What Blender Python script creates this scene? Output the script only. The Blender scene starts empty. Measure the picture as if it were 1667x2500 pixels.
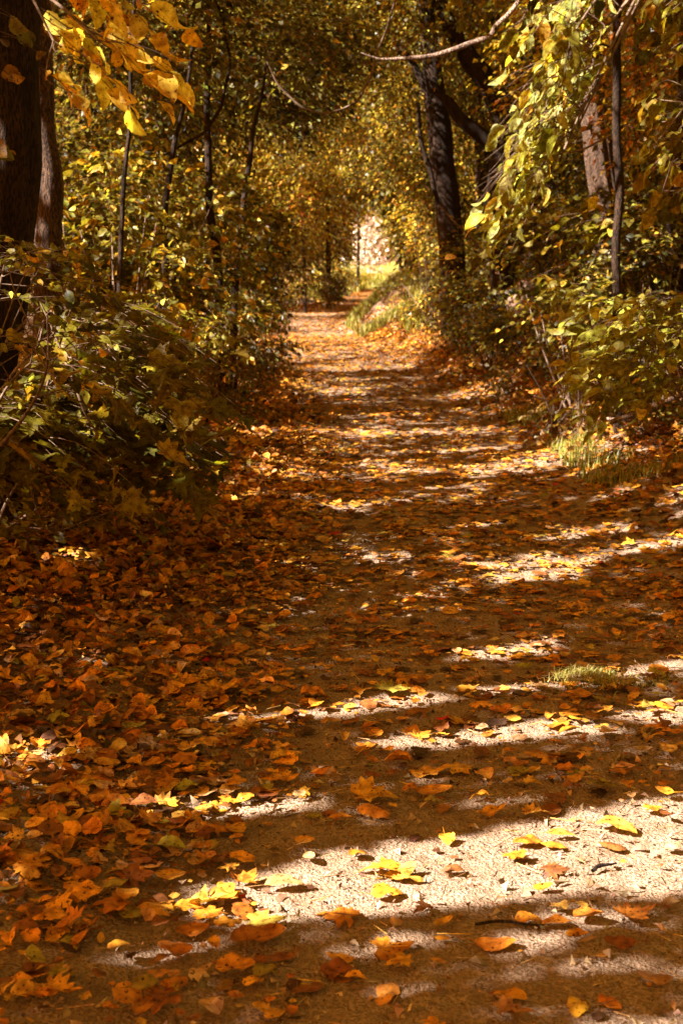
import bpy, math, random
import numpy as np
from mathutils import Vector
R = np.random.default_rng(7); random.seed(7)
SC = bpy.context.scene; COL = SC.collection
# ------------------------------------------------------------------ camera model (photo pixels 1667 x 2500)
F = 3900.0; CU, CV = 833.5, 1250.0; H = 1.5; HOR = 630.0
PITCH = math.atan((CV - HOR) / F); cp, sp_ = math.cos(PITCH), math.sin(PITCH)
def P(u, v, d):
    x = (u - CU) / F; z = -(v - CV) / F
    yy = cp + z * sp_; zz = -sp_ + z * cp
    return np.array([x / yy * d, d, H + zz / yy * d])
def proj(p):
    x = p[..., 0]; y = p[..., 1]; z = p[..., 2] - H
    yc = y * cp - z * sp_; zc = y * sp_ + z * cp
    yc = np.maximum(yc, 1e-3)
    return CU + F * x / yc, CV - F * zc / yc
# ------------------------------------------------------------------ noise
def vn(x, y, seed=0):
    xi = np.floor(x).astype(np.int64); yi = np.floor(y).astype(np.int64)
    fx = x - xi; fy = y - yi; fx = fx * fx * (3 - 2 * fx); fy = fy * fy * (3 - 2 * fy)
    def h(a, b):
        n = (a * 374761393 + b * 668265263 + seed * 1442695041) & 0x7fffffff
        n = ((n ^ (n >> 13)) * 1274126177) & 0x7fffffff
        return ((n ^ (n >> 16)) & 0xffff) / 65535.0
    return (h(xi, yi) * (1 - fx) + h(xi + 1, yi) * fx) * (1 - fy) + (h(xi, yi + 1) * (1 - fx) + h(xi + 1, yi + 1) * fx) * fy
def fbm(x, y, o=4, seed=0):
    s = 0; a = .5
    for i in range(o):
        s = s + a * vn(x * 2 ** i, y * 2 ** i, seed + i * 17); a *= .5
    return s
def sm(a, b, x):
    t = np.clip((x - a) / (b - a), 0, 1); return t * t * (3 - 2 * t)
# ------------------------------------------------------------------ terrain
CY = np.array([-30, 0, 3, 6, 9.4, 13, 15.8, 21.7, 26.6, 36.5, 45, 53, 69, 87, 120, 400.])
CX = np.array([.0, .1, .2, .45, .7, .7, .6, .26, -.2, -.85, -.5, .35, 1.2, 2.1, 3.0, 9.])
def cx(y): return np.interp(y, CY, CX)
def hw(y): return np.interp(y, [0, 6, 12, 20, 36, 45, 53, 69, 90], [1.25, 1.25, 1.3, 1.2, 1.3, 1.7, 1.3, .95, .7])
def terr(x, y, fine=True):
    o = x - cx(y); w = hw(y)
    z = .72 * sm(w - .5, w + 1.7, o) * sm(6, 12, y) + .55 * np.exp(-((x - 1.25) / .8) ** 2 - ((y - 37) / 5.) ** 2) + .16 * sm(w, w + 2.5, -o)
    z = z + .5 * sm(w + 1.5, w + 6, o) * sm(10, 20, y) + .3 * sm(w + 1.5, w + 6, -o)
    z = z - .05 * np.exp(-(o / w) ** 2) + .10 * (fbm(x * .7, y * .7, 2, 5) - .4) * sm(.8, 1.6, np.abs(o) / w)
    z = z + .03 * (fbm(x * 1.3, y * 1.3, 2, 9) - .4)
    if fine: z = z + .018 * (fbm(x * 9, y * 9, 3, 11) - .45)
    return z
# ------------------------------------------------------------------ sun
SEL = math.radians(38); SAZ = np.array([-.925, -.38]); SAZ = SAZ / np.linalg.norm(SAZ)
SD = np.array([SAZ[0] * math.cos(SEL), SAZ[1] * math.cos(SEL), math.sin(SEL)])
# ------------------------------------------------------------------ materials
def nd(nt, t, **kw):
    n = nt.nodes.new(t)
    for k, v in kw.items():
        if k in n.inputs.keys(): n.inputs[k].default_value = v
        else: setattr(n, k, v)
    return n
def newmat(name):
    m = bpy.data.materials.new(name); m.use_nodes = True; m.node_tree.nodes.clear(); return m, m.node_tree
def mixc(nt, f, a, b, mode='MIX'):
    n = nt.nodes.new('ShaderNodeMix'); n.data_type = 'RGBA'; n.blend_type = mode
    for i, s in ((0, f), (6, a), (7, b)):
        if hasattr(s, 'links'): nt.links.new(s, n.inputs[i])
        else: n.inputs[i].default_value = s
    return n.outputs[2]
def leafmat(name, trans=.35, veins=False, spec=.35, rough=.5):
    m, nt = newmat(name); L = nt.links
    at = nd(nt, 'ShaderNodeAttribute', attribute_name='lc'); c = at.outputs['Color']
    geo = nd(nt, 'ShaderNodeNewGeometry')
    if veins:
        uv = nd(nt, 'ShaderNodeAttribute', attribute_name='luv'); sx = nd(nt, 'ShaderNodeSeparateXYZ'); L.new(uv.outputs['Vector'], sx.inputs[0])
        ab = nd(nt, 'ShaderNodeMath', operation='ABSOLUTE'); L.new(sx.outputs[0], ab.inputs[0])
        # side veins: stripes of (s*9 - |t|*4)
        m1 = nd(nt, 'ShaderNodeMath', operation='MULTIPLY'); L.new(sx.outputs[1], m1.inputs[0]); m1.inputs[1].default_value = 9
        m2 = nd(nt, 'ShaderNodeMath', operation='MULTIPLY_ADD'); L.new(ab.outputs[0], m2.inputs[0]); m2.inputs[1].default_value = -4; L.new(m1.outputs[0], m2.inputs[2])
        fr = nd(nt, 'ShaderNodeMath', operation='FRACT'); L.new(m2.outputs[0], fr.inputs[0])
        lt = nd(nt, 'ShaderNodeMath', operation='LESS_THAN'); L.new(fr.outputs[0], lt.inputs[0]); lt.inputs[1].default_value = .13
        mr = nd(nt, 'ShaderNodeMath', operation='LESS_THAN'); L.new(ab.outputs[0], mr.inputs[0]); mr.inputs[1].default_value = .05
        mx = nd(nt, 'ShaderNodeMath', operation='MAXIMUM'); L.new(lt.outputs[0], mx.inputs[0]); L.new(mr.outputs[0], mx.inputs[1])
        mf = nd(nt, 'ShaderNodeMath', operation='MULTIPLY'); L.new(mx.outputs[0], mf.inputs[0]); mf.inputs[1].default_value = .35
        dk = mixc(nt, 1.0, c, (.5, .42, .35, 1), 'MULTIPLY')
        c = mixc(nt, mf.outputs[0], c, dk)
    nz = nd(nt, 'ShaderNodeTexNoise'); nz.inputs['Scale'].default_value = 38; nz.inputs['Detail'].default_value = 4
    L.new(geo.outputs['Position'], nz.inputs['Vector'])
    rp = nd(nt, 'ShaderNodeValToRGB'); rp.color_ramp.elements[0].position = .36; rp.color_ramp.elements[1].position = .62
    rp.color_ramp.elements[0].color = (.5, .38, .28, 1); rp.color_ramp.elements[1].color = (1.1, 1.08, 1.0, 1)
    L.new(nz.outputs[0], rp.inputs[0])
    c = mixc(nt, 1.0, c, rp.outputs[0], 'MULTIPLY')
    if veins:
        n2 = nd(nt, 'ShaderNodeTexNoise'); n2.inputs['Scale'].default_value = 110; n2.inputs['Detail'].default_value = 2; L.new(geo.outputs['Position'], n2.inputs['Vector'])
        r2 = nd(nt, 'ShaderNodeValToRGB'); r2.color_ramp.elements[0].position = .33; r2.color_ramp.elements[1].position = .39
        r2.color_ramp.elements[0].color = (.12, .06, .03, 1); r2.color_ramp.elements[1].color = (1, 1, 1, 1); L.new(n2.outputs[0], r2.inputs[0])
        c = mixc(nt, 1.0, c, r2.outputs[0], 'MULTIPLY')
    b = nd(nt, 'ShaderNodeBsdfPrincipled'); L.new(c, b.inputs['Base Color']); b.inputs['Roughness'].default_value = rough; b.inputs['Specular IOR Level'].default_value = spec
    if veins:
        bp = nd(nt, 'ShaderNodeBump'); bp.inputs['Strength'].default_value = .5; bp.inputs['Distance'].default_value = .004
        L.new(nz.outputs[0], bp.inputs['Height']); L.new(bp.outputs[0], b.inputs['Normal'])
    t = nd(nt, 'ShaderNodeBsdfTranslucent'); ct = mixc(nt, 1.0, c, (1.35, 1.25, .6, 1), 'MULTIPLY'); L.new(ct, t.inputs['Color'])
    ms = nd(nt, 'ShaderNodeMixShader'); ms.inputs[0].default_value = trans; L.new(b.outputs[0], ms.inputs[1]); L.new(t.outputs[0], ms.inputs[2])
    o = nd(nt, 'ShaderNodeOutputMaterial'); L.new(ms.outputs[0], o.inputs[0]); return m
def noisemat(name, c1, c2, scale, c3=None, bump=.5, dist=.01, rough=.9, stretch=(1, 1, 1), spec=.15, detail=8):
    m, nt = newmat(name); L = nt.links
    tc = nd(nt, 'ShaderNodeNewGeometry'); mp = nd(nt, 'ShaderNodeMapping'); mp.inputs['Scale'].default_value = stretch
    L.new(tc.outputs['Position'], mp.inputs[0])
    n = nd(nt, 'ShaderNodeTexNoise'); n.inputs['Scale'].default_value = scale; n.inputs['Detail'].default_value = detail; n.inputs['Roughness'].default_value = .65
    L.new(mp.outputs[0], n.inputs['Vector'])
    rp = nd(nt, 'ShaderNodeValToRGB'); rp.color_ramp.elements[0].position = .35; rp.color_ramp.elements[1].position = .65
    rp.color_ramp.elements[0].color = (*c1, 1); rp.color_ramp.elements[1].color = (*c2, 1)
    L.new(n.outputs[0], rp.inputs[0]); c = rp.outputs[0]
    if c3:
        n3 = nd(nt, 'ShaderNodeTexNoise'); n3.inputs['Scale'].default_value = scale * 9; n3.inputs['Detail'].default_value = 5; L.new(mp.outputs[0], n3.inputs['Vector'])
        r3 = nd(nt, 'ShaderNodeValToRGB'); r3.color_ramp.elements[0].position = .44; r3.color_ramp.elements[1].position = .52
        r3.color_ramp.elements[0].color = (1, 1, 1, 1); r3.color_ramp.elements[1].color = (0, 0, 0, 1); L.new(n3.outputs[0], r3.inputs[0])
        c = mixc(nt, r3.outputs[0], c, (*c3, 1))
        ad = nd(nt, 'ShaderNodeMath', operation='ADD'); L.new(n.outputs[0], ad.inputs[0]); L.new(n3.outputs[0], ad.inputs[1]); hgt = ad.outputs[0]
    else: hgt = n.outputs[0]
    b = nd(nt, 'ShaderNodeBsdfPrincipled'); L.new(c, b.inputs['Base Color']); b.inputs['Roughness'].default_value = rough; b.inputs['Specular IOR Level'].default_value = spec
    bp = nd(nt, 'ShaderNodeBump'); bp.inputs['Strength'].default_value = bump; bp.inputs['Distance'].default_value = dist
    L.new(hgt, bp.inputs['Height']); L.new(bp.outputs[0], b.inputs['Normal'])
    o = nd(nt, 'ShaderNodeOutputMaterial'); L.new(b.outputs[0], o.inputs[0]); return m
M_LEAF = leafmat('living_leaf', .42, False, .35, .45)
M_NEARLEAF = leafmat('near_living_leaf', .5, True, .18, .5)
M_DRY = leafmat('fallen_leaf', .12, False, .2, .65)
M_DRYV = leafmat('fallen_leaf_veined', .15, True, .25, .6)
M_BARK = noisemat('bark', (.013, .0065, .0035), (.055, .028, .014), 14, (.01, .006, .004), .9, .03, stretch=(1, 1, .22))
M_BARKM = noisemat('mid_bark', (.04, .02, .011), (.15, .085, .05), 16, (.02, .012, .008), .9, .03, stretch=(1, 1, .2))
M_BARKP = noisemat('pale_bark', (.12, .07, .045), (.36, .24, .17), 16, (.05, .03, .02), .9, .03, stretch=(1, 1, .2))  # pale so sunlit branches and twigs look bright; brightness is in the colour
M_TWIG = noisemat('twig_bark', (.05, .03, .018), (.17, .11, .07), 40, None, .4, .004)
M_DIRT = noisemat('path_dirt', (.25, .155, .095), (.37, .265, .19), 13, (.20, .125, .07), 1, .02)
M_SOIL = noisemat('woodland_soil', (.06, .03, .015), (.15, .075, .03), 4, (.03, .016, .008), .8, .02)
M_STONE = noisemat('stone', (.12, .07, .045), (.27, .17, .12), 20, None, .4, .004)
# ------------------------------------------------------------------ mesh building
def link(o, parent=None):
    COL.objects.link(o)
    if parent is not None: o.parent = parent
    return o
def meshdata(name, V, faces, mat, cols=None, luv=None, smooth=True):
    """faces: list of int arrays, each (n,k)"""
    me = bpy.data.meshes.new(name); V = np.ascontiguousarray(V, dtype=np.float32)
    me.vertices.add(len(V)); me.vertices.foreach_set('co', V.ravel())
    faces = [f for f in faces if len(f)] or [np.array([[0, 0, 0]])]
    nl = sum(f.size for f in faces); nf = sum(len(f) for f in faces)
    me.loops.add(nl); me.polygons.add(nf)
    me.loops.foreach_set('vertex_index', np.concatenate([f.ravel() for f in faces]).astype(np.int32))
    tot = np.concatenate([np.full(len(f), f.shape[1]) for f in faces]).astype(np.int32)
    st = np.concatenate([[0], np.cumsum(tot)[:-1]]).astype(np.int32)
    me.polygons.foreach_set('loop_start', st)
    me.polygons.foreach_set('use_smooth', np.full(nf, smooth))
    me.update(calc_edges=True)
    if cols is not None:
        a = me.attributes.new('lc', 'FLOAT_COLOR', 'POINT'); a.data.foreach_set('color', np.hstack([cols, np.ones((len(cols), 1))]).astype(np.float32).ravel())
    if luv is not None:
        a = me.attributes.new('luv', 'FLOAT_VECTOR', 'POINT'); a.data.foreach_set('vector', luv.astype(np.float32).ravel())
    me.materials.append(mat); return me
def obj(name, me, parent=None): return link(bpy.data.objects.new(name, me), parent)
def tag(o, label=None, cat=None, group=None, kind=None):
    for k, v in (('label', label), ('category', cat), ('group', group), ('kind', kind)):
        if v: o[k] = v
    return o
def empty(name, loc, label, cat, group=None):
    o = bpy.data.objects.new(name, None); o.location = Vector(loc); o.empty_display_size = .2; link(o); return tag(o, label, cat, group)
def child(name, V, faces, mat, par, cols=None, luv=None, smooth=True):
    V = np.asarray(V) - np.array(par.location)[None]
    return obj(name, meshdata(name, V, faces, mat, cols, luv, smooth), par)
# ------------------------------------------------------------------ leaf templates: (s along 0..1, t across), width profile
def ovate_tpl(K=7, cols=3, ser=0., tip=1.0):
    s = np.linspace(0, 1, K + 1); w = np.sin(np.pi * s ** .85) ** .62 * (1 - .12 * s); w[0] = .02; w[-1] = .01
    if ser: w = w * (1 + ser * np.array([(-1) ** i for i in range(K + 1)]))
    t = np.linspace(-1, 1, cols); S = np.repeat(s, cols); T = np.tile(t, K + 1); Wd = np.repeat(w, cols)
    x = T * Wd * .5; f = []
    for i in range(K):
        for j in range(cols - 1):
            a = i * cols + j; f.append((a, a + 1, a + cols + 1, a + cols))
    return dict(x=x, y=S, t=T, quads=np.array(f), tris=np.zeros((0, 3), int))
def maple_tpl(hi=True):
    # outline in polar about petiole joint (0,.0) pointing +y
    pts = [(-.04, -.02), (-.22, -.16), (-.40, -.10), (-.33, .02), (-.60, .16), (-.46, .24), (-.62, .44), (-.40, .44), (-.24, .42), (-.30, .66), (-.16, .64), (-.13, .82), (0, 1.0)]
    if not hi: pts = [(-.04, -.02), (-.36, -.12), (-.30, .05), (-.6, .3), (-.24, .42), (-.24, .68), (0, 1.0)]
    pts = np.array(pts, float); right = pts[:-1][::-1] * np.array([-1, 1]); out = np.vstack([pts, right]); n = len(out)
    if not hi:
        x = np.concatenate([[0], out[:, 0]]); y = np.concatenate([[.2], out[:, 1]])
        tri = np.array([(0, 1 + (i + 1) % n, 1 + i) for i in range(n)]); q = np.zeros((0, 4), int)
    else:
        mid = out * .55 + np.array([0, .12]) * .45
        x = np.concatenate([[0], mid[:, 0], out[:, 0]]); y = np.concatenate([[.12], mid[:, 1], out[:, 1]])
        tri = np.array([(0, 1 + (i + 1) % n, 1 + i) for i in range(n)])
        q = np.array([(1 + i, 1 + (i + 1) % n, 1 + n + (i + 1) % n, 1 + n + i) for i in range(n)])
    return dict(x=x, y=y, t=x * 1.6, quads=q, tris=tri)
T_QUAD = dict(x=np.array([0, -.33, 0, .33]), y=np.array([0, .45, 1, .45]), t=np.array([0, -1, 0, 1.]), quads=np.array([(0, 1, 2, 3)]), tris=np.zeros((0, 3), int))
T_HEX = ovate_tpl(3, 3); T_OV = ovate_tpl(7, 3); T_OVN = ovate_tpl(13, 5, .045); T_MAP = maple_tpl(True); T_MAPL = maple_tpl(False)
def norm(a): return a / np.maximum(np.linalg.norm(a, axis=-1, keepdims=True), 1e-9)
def leafgeo(T, pos, d, n, size, wid, col, fold=.25, curl=.3, wob=.0, base=0, stem=False):
    """returns V, faces(list), cols, luv ; per leaf arrays"""
    N = len(pos); d = norm(d); n = norm(n - d * np.sum(n * d, -1, keepdims=True)); sd = np.cross(d, n)
    def arr(v): return (np.zeros(N) + v)[:, None]
    fold, curl, wob, wid = arr(fold), arr(curl), arr(wob), arr(wid)
    x = T['x'][None] * wid; y = np.repeat(T['y'][None], N, 0)
    z = fold * np.abs(x) * 1.2 - curl * (y - .35) ** 2 + curl * .1
    ph = R.uniform(0, 6.28, (N, 1)); ph2 = R.uniform(0, 6.28, (N, 1))
    z = z + wob * (np.sin(x * 9 + y * 7 + ph) * .5 + np.sin(y * 13 - x * 6 + ph2) * .35) * (np.abs(x) * 1.6 + .15)
    x = x * (1 + .10 * wob / (wob + .05) * np.sin(y * 11 + ph2) )
    sz = np.asarray(size)[:, None, None]
    V = pos[:, None, :] + sz * (x[..., None] * sd[:, None] + y[..., None] * d[:, None] + z[..., None] * n[:, None])
    nv = V.shape[1]; off = (np.arange(N) * nv)[:, None, None] + base
    fq = (T['quads'][None] + off).reshape(-1, 4) if len(T['quads']) else np.zeros((0, 4), int)
    ft = (T['tris'][None] + off).reshape(-1, 3) if len(T['tris']) else np.zeros((0, 3), int)
    C = np.repeat(col[:, None], nv, 1); luv = np.stack([np.repeat(T['t'][None], N, 0), y, 0 * y], -1)
    V = V.reshape(-1, 3); C = C.reshape(-1, 3); luv = luv.reshape(-1, 3)
    if stem:   # petiole : a thin 3-sided strip behind the leaf base
        b = V.shape[0] + base; st = pos - d * np.asarray(size)[:, None] * .45 + n * np.asarray(size)[:, None] * R.uniform(-.02, .2, (N, 1)); w = .006 + 0 * size
        A = np.stack([pos + sd * .0012, pos - sd * .0012, st - sd * .0012, st + sd * .0012], 1).reshape(-1, 3)
        V = np.vstack([V, A]); C = np.vstack([C, np.repeat(col * .7, 4, 0)]); luv = np.vstack([luv, np.full((4 * N, 3), .5)])
        fq = np.vstack([fq, (np.arange(N) * 4)[:, None] + b + np.arange(4)[None]])
    return V, [fq, ft], C, luv
def joinp(parts):
    V = []; F_ = []; C = []; U = []; b = 0
    for v, fs, c, u in parts:
        V.append(v); F_ += [f + b for f in fs if len(f)]; C.append(c); U.append(u); b += len(v)
    return np.vstack(V), F_, np.vstack(C), np.vstack(U)
def pal(N, colours, weights, jit=.18):
    c = np.array(colours)[R.choice(len(colours), N, p=np.array(weights) / sum(weights))]
    return np.clip(c * (1 + R.normal(0, jit, (N, 1))) * (1 + R.normal(0, jit * .35, (N, 3))), .004, .85)
G_OL = (.07, .064, .010); G_YG = (.20, .18, .02); G_LG = (.34, .36, .10); G_DK = (.03, .032, .008); G_GO = (.46, .27, .025); G_OR = (.55, .2, .02); G_BR = (.16, .07, .02); G_YE = (.62, .46, .05)  # olives and yellow greens darkened for shaded woods; sunlit leaves keep the paler green
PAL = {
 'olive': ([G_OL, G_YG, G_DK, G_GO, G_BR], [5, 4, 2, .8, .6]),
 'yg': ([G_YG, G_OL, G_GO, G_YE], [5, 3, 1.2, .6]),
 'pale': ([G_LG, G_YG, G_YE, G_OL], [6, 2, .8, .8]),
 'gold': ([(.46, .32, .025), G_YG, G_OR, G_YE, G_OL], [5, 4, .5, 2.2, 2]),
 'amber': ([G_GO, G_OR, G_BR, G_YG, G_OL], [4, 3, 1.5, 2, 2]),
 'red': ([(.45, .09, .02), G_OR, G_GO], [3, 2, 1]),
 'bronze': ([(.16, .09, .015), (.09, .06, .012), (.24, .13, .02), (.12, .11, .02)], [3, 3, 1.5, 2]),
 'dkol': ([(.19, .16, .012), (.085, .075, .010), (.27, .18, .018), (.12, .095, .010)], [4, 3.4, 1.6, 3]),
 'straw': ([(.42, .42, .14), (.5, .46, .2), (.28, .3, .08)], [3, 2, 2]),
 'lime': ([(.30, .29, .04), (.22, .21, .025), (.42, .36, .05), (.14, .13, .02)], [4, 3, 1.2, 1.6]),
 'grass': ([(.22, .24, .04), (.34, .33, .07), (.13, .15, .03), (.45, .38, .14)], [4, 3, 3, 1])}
# ------------------------------------------------------------------ tubes
def tube(pts, rad, sides=8, ridge=0., seg=None):
    pts = np.asarray(pts, float); rad = np.asarray(rad, float)
    if seg:
        u = np.linspace(0, len(pts) - 1, seg); k = np.arange(len(pts))
        # Catmull-like smooth via repeated interpolation
        q = np.stack([np.interp(u, k, pts[:, i]) for i in range(3)], 1); r = np.interp(u, k, rad)
        for _ in range(3):
            q[1:-1] = (q[:-2] + 2 * q[1:-1] + q[2:]) / 4
        pw = R.uniform(0, 6.28, 2); wv = np.sin(u * 1.9 + pw[0]) + .5 * np.sin(u * 4.3 + pw[1]); wa = np.minimum(r * .8, .016); q[:, 0] += wv * wa; q[:, 1] += np.cos(u * 2.3 + pw[1]) * wa * .6
        pts, rad = q, r
    n = len(pts); t = norm(np.gradient(pts, axis=0)); ref = np.array([0, 1., .13]) if abs(t[0][1]) < .8 else np.array([1., 0, .1])
    a = norm(np.cross(t, ref)); b = np.cross(t, a); th = np.arange(sides) / sides * 2 * np.pi
    rr = rad[:, None] * np.ones(sides)
    if ridge:
        z = np.cumsum(np.concatenate([[0], np.linalg.norm(np.diff(pts, axis=0), axis=1)]))[:, None]
        rr = rr * (1 + ridge * (fbm(np.cos(th)[None] * 3.1 + 7 + z * .3, np.sin(th)[None] * 3.1 + z * 1.1, 3, 3) - .45) * 2 + ridge * .5 * np.sin(th * 11 + z * 1.2))
    V = pts[:, None] + rr[..., None] * (np.cos(th)[None, :, None] * a[:, None] + np.sin(th)[None, :, None] * b[:, None])
    i = np.arange(n - 1)[:, None] * sides; j = np.arange(sides)[None]; j2 = (j + 1) % sides
    f = np.stack([i + j, i + j2, i + sides + j2, i + sides + j], -1).reshape(-1, 4)
    return V.reshape(-1, 3), f
def tubes(lst):
    V = []; Fq = []; b = 0
    for v, f in lst: V.append(v); Fq.append(f + b); b += len(v)
    return np.vstack(V), [np.vstack(Fq)]
# ------------------------------------------------------------------ SETTING: ground + path
def grid(us, vs, fn):
    U, Vv = np.meshgrid(us, vs); X, Y = fn(U, Vv); Z = terr(X, Y)
    n, m = U.shape; V = np.stack([X, Y, Z], -1).reshape(-1, 3); i = np.arange(n - 1)[:, None] * m; j = np.arange(m - 1)[None]
    return V, np.stack([i + j, i + j + 1, i + m + j + 1, i + m + j], -1).reshape(-1, 4)
ys = np.concatenate([np.linspace(-25, 2.4, 30)[:-1], np.geomspace(2.4, 60, 420)[:-1], np.geomspace(60, 900, 60)])
us = np.concatenate([-np.geomspace(.02, 1, 120)[::-1], [0], np.geomspace(.02, 1, 120)])
V, f = grid(us, ys, lambda U, Y: (cx(Y) + U * (6 + np.abs(Y) * 1.0), Y)); V[:, 2] -= .03
g = obj('ground', meshdata('ground', V, [f], M_SOIL)); tag(g, 'dark woodland soil under the fallen leaves', kind='structure')
ys = np.concatenate([np.linspace(-6, 2.5, 30)[:-1], np.geomspace(2.5, 9, 640)[:-1], np.geomspace(9, 100, 300)])
us = np.linspace(-1, 1, 320)
def pfn(U, Y):
    w = hw(Y) + .45 + .12 * (fbm(Y * 1.1, np.sign(U) * 3, 3, 21) - .5) * np.abs(U); return cx(Y) + U * w, Y
V, f = grid(us, ys, pfn)
X, Y = V[:, 0], V[:, 1]; o = np.abs(X - cx(Y)) / (hw(Y) + .4)
V[:, 2] += .011 * (fbm(X * 22, Y * 22, 3, 31) - .45) + .007 * (fbm(X * 60, Y * 75, 2, 36) - .45) - .010 * sm(.56, .70, fbm(X * 30, Y * 46, 2, 39)) - .05 * sm(.85, 1.02, o) - .012 * np.exp(-((np.abs(X - cx(Y)) - .62) / .16) ** 2)
g = obj('path', meshdata('path', V, [f], M_DIRT)); tag(g, 'trodden dirt path winding through the woods', kind='structure')
def groundz(x, y): return terr(x, y)
def onground(u, d, dz=0.):
    x = (u - CU) / F * d; return np.array([x, d, float(groundz(np.array([x]), np.array([d]))[0]) + dz])
# ------------------------------------------------------------------ lit strips on the ground (photo pixels)
STRIPS = [  # u1,v1,u2,v2,half thickness 1, 2
 (364, 1985, 800, 1953, 13, 11), (520, 1757, 827, 1732, 7, 9), (827, 1732, 1180, 1680, 12, 15), (1180, 1680, 1700, 1612, 15, 22),
 (880, 1822, 1250, 1790, 10, 16), (1250, 1790, 1700, 1732, 18, 22), (1100, 1604, 1375, 1574, 9, 13), (860, 1484, 1150, 1436, 7, 10),
 (960, 1500, 1150, 1484, 4, 4), (1110, 1380, 1470, 1360, 8, 12), (1470, 1350, 1700, 1312, 6, 6), (960, 1362, 1130, 1355, 6, 6), (1180, 1412, 1430, 1396, 6, 6),
 (1290, 1309, 1560, 1284, 5, 6), (1080, 1281, 1210, 1275, 4, 4), (540, 1408, 880, 1350, 12, 10), (620, 1480, 840, 1470, 10, 7),
 (1130, 1150, 1440, 1112, 9, 15), (880, 1110, 1260, 1080, 5, 5), (820, 1057, 960, 1050, 5, 5), (820, 987, 970, 982, 5, 5), (970, 982, 1240, 950, 5, 6),
 (700, 937, 900, 932, 4, 4), (740, 906, 1070, 882, 5, 6), (690, 812, 885, 800, 6, 9), (690, 826, 880, 822, 5, 5), (690, 868, 800, 864, 4, 4), (900, 701, 960, 698, 6, 6), (680, 775, 830, 770, 4, 4),
 (27, 1850, 190, 1850, 25, 22), (60, 1915, 110, 1915, 8, 8), (90, 2338, 560, 2284, 9, 14), (827, 2316, 1068, 2284, 16, 16), (1190, 2300, 1400, 2290, 18, 16), (1100, 2380, 1700, 2345, 8, 14), (1340, 2500, 1700, 2485, 14, 20),
 (1370, 1105, 1620, 1080, 38, 36), (700, 848, 900, 846, 4, 4), (900, 1010, 1150, 1000, 4, 4), (1000, 1190, 1240, 1176, 5, 5), (700, 790, 860, 786, 4, 4), (900, 850, 1060, 838, 4, 4), (760, 1240, 900, 1236, 4, 4), (1400, 1230, 1600, 1200, 5, 5), (760, 960, 900, 957, 3, 3), (60, 1560, 130, 1560, 6, 6), (150, 1350, 260, 1380, 8, 8), (900, 1440, 1000, 1430, 5, 5)]
BIG = np.array([(395, 2205), (560, 2135), (840, 2083), (1120, 2035), (1530, 1950), (1720, 1925), (1720, 2175), (1480, 2178), (1363, 2192), (1041, 2232), (930, 2246), (760, 2240), (640, 2275), (500, 2262)])
BIG2 = np.array([(1100, 2235), (1500, 2175), (1720, 2165), (1720, 2240), (1400, 2262), (1180, 2275)])
def inpoly(u, v, poly):
    r = np.zeros(u.shape, bool); n = len(poly); j = n - 1
    for i in range(n):
        xi, yi = poly[i]; xj, yj = poly[j]
        c = ((yi > v) != (yj > v)) & (u < (xj - xi) * (v - yi) / (yj - yi + 1e-9) + xi); r ^= c; j = i
    return r
def litmask(p):
    u, v = proj(p); m = inpoly(u, v, BIG); k2 = inpoly(u, v, BIG2)
    vv = np.clip(v, HOR + 20, 9999); d = 5850 / (vv - HOR)
    for u1, v1, u2, v2, a, b in STRIPS:
        t = (u - u1) / (u2 - u1); vc = v1 + (v2 - v1) * t; ht = a + (b - a) * np.clip(t, 0, 1)
        hit = (t > 0) & (t < 1) & (np.abs(v - vc) < ht * (1.25 if v1 > 1500 else 1.6) + 3)
        if v1 > 2225: k2 |= hit
        else: m |= hit
    return m, k2
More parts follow.
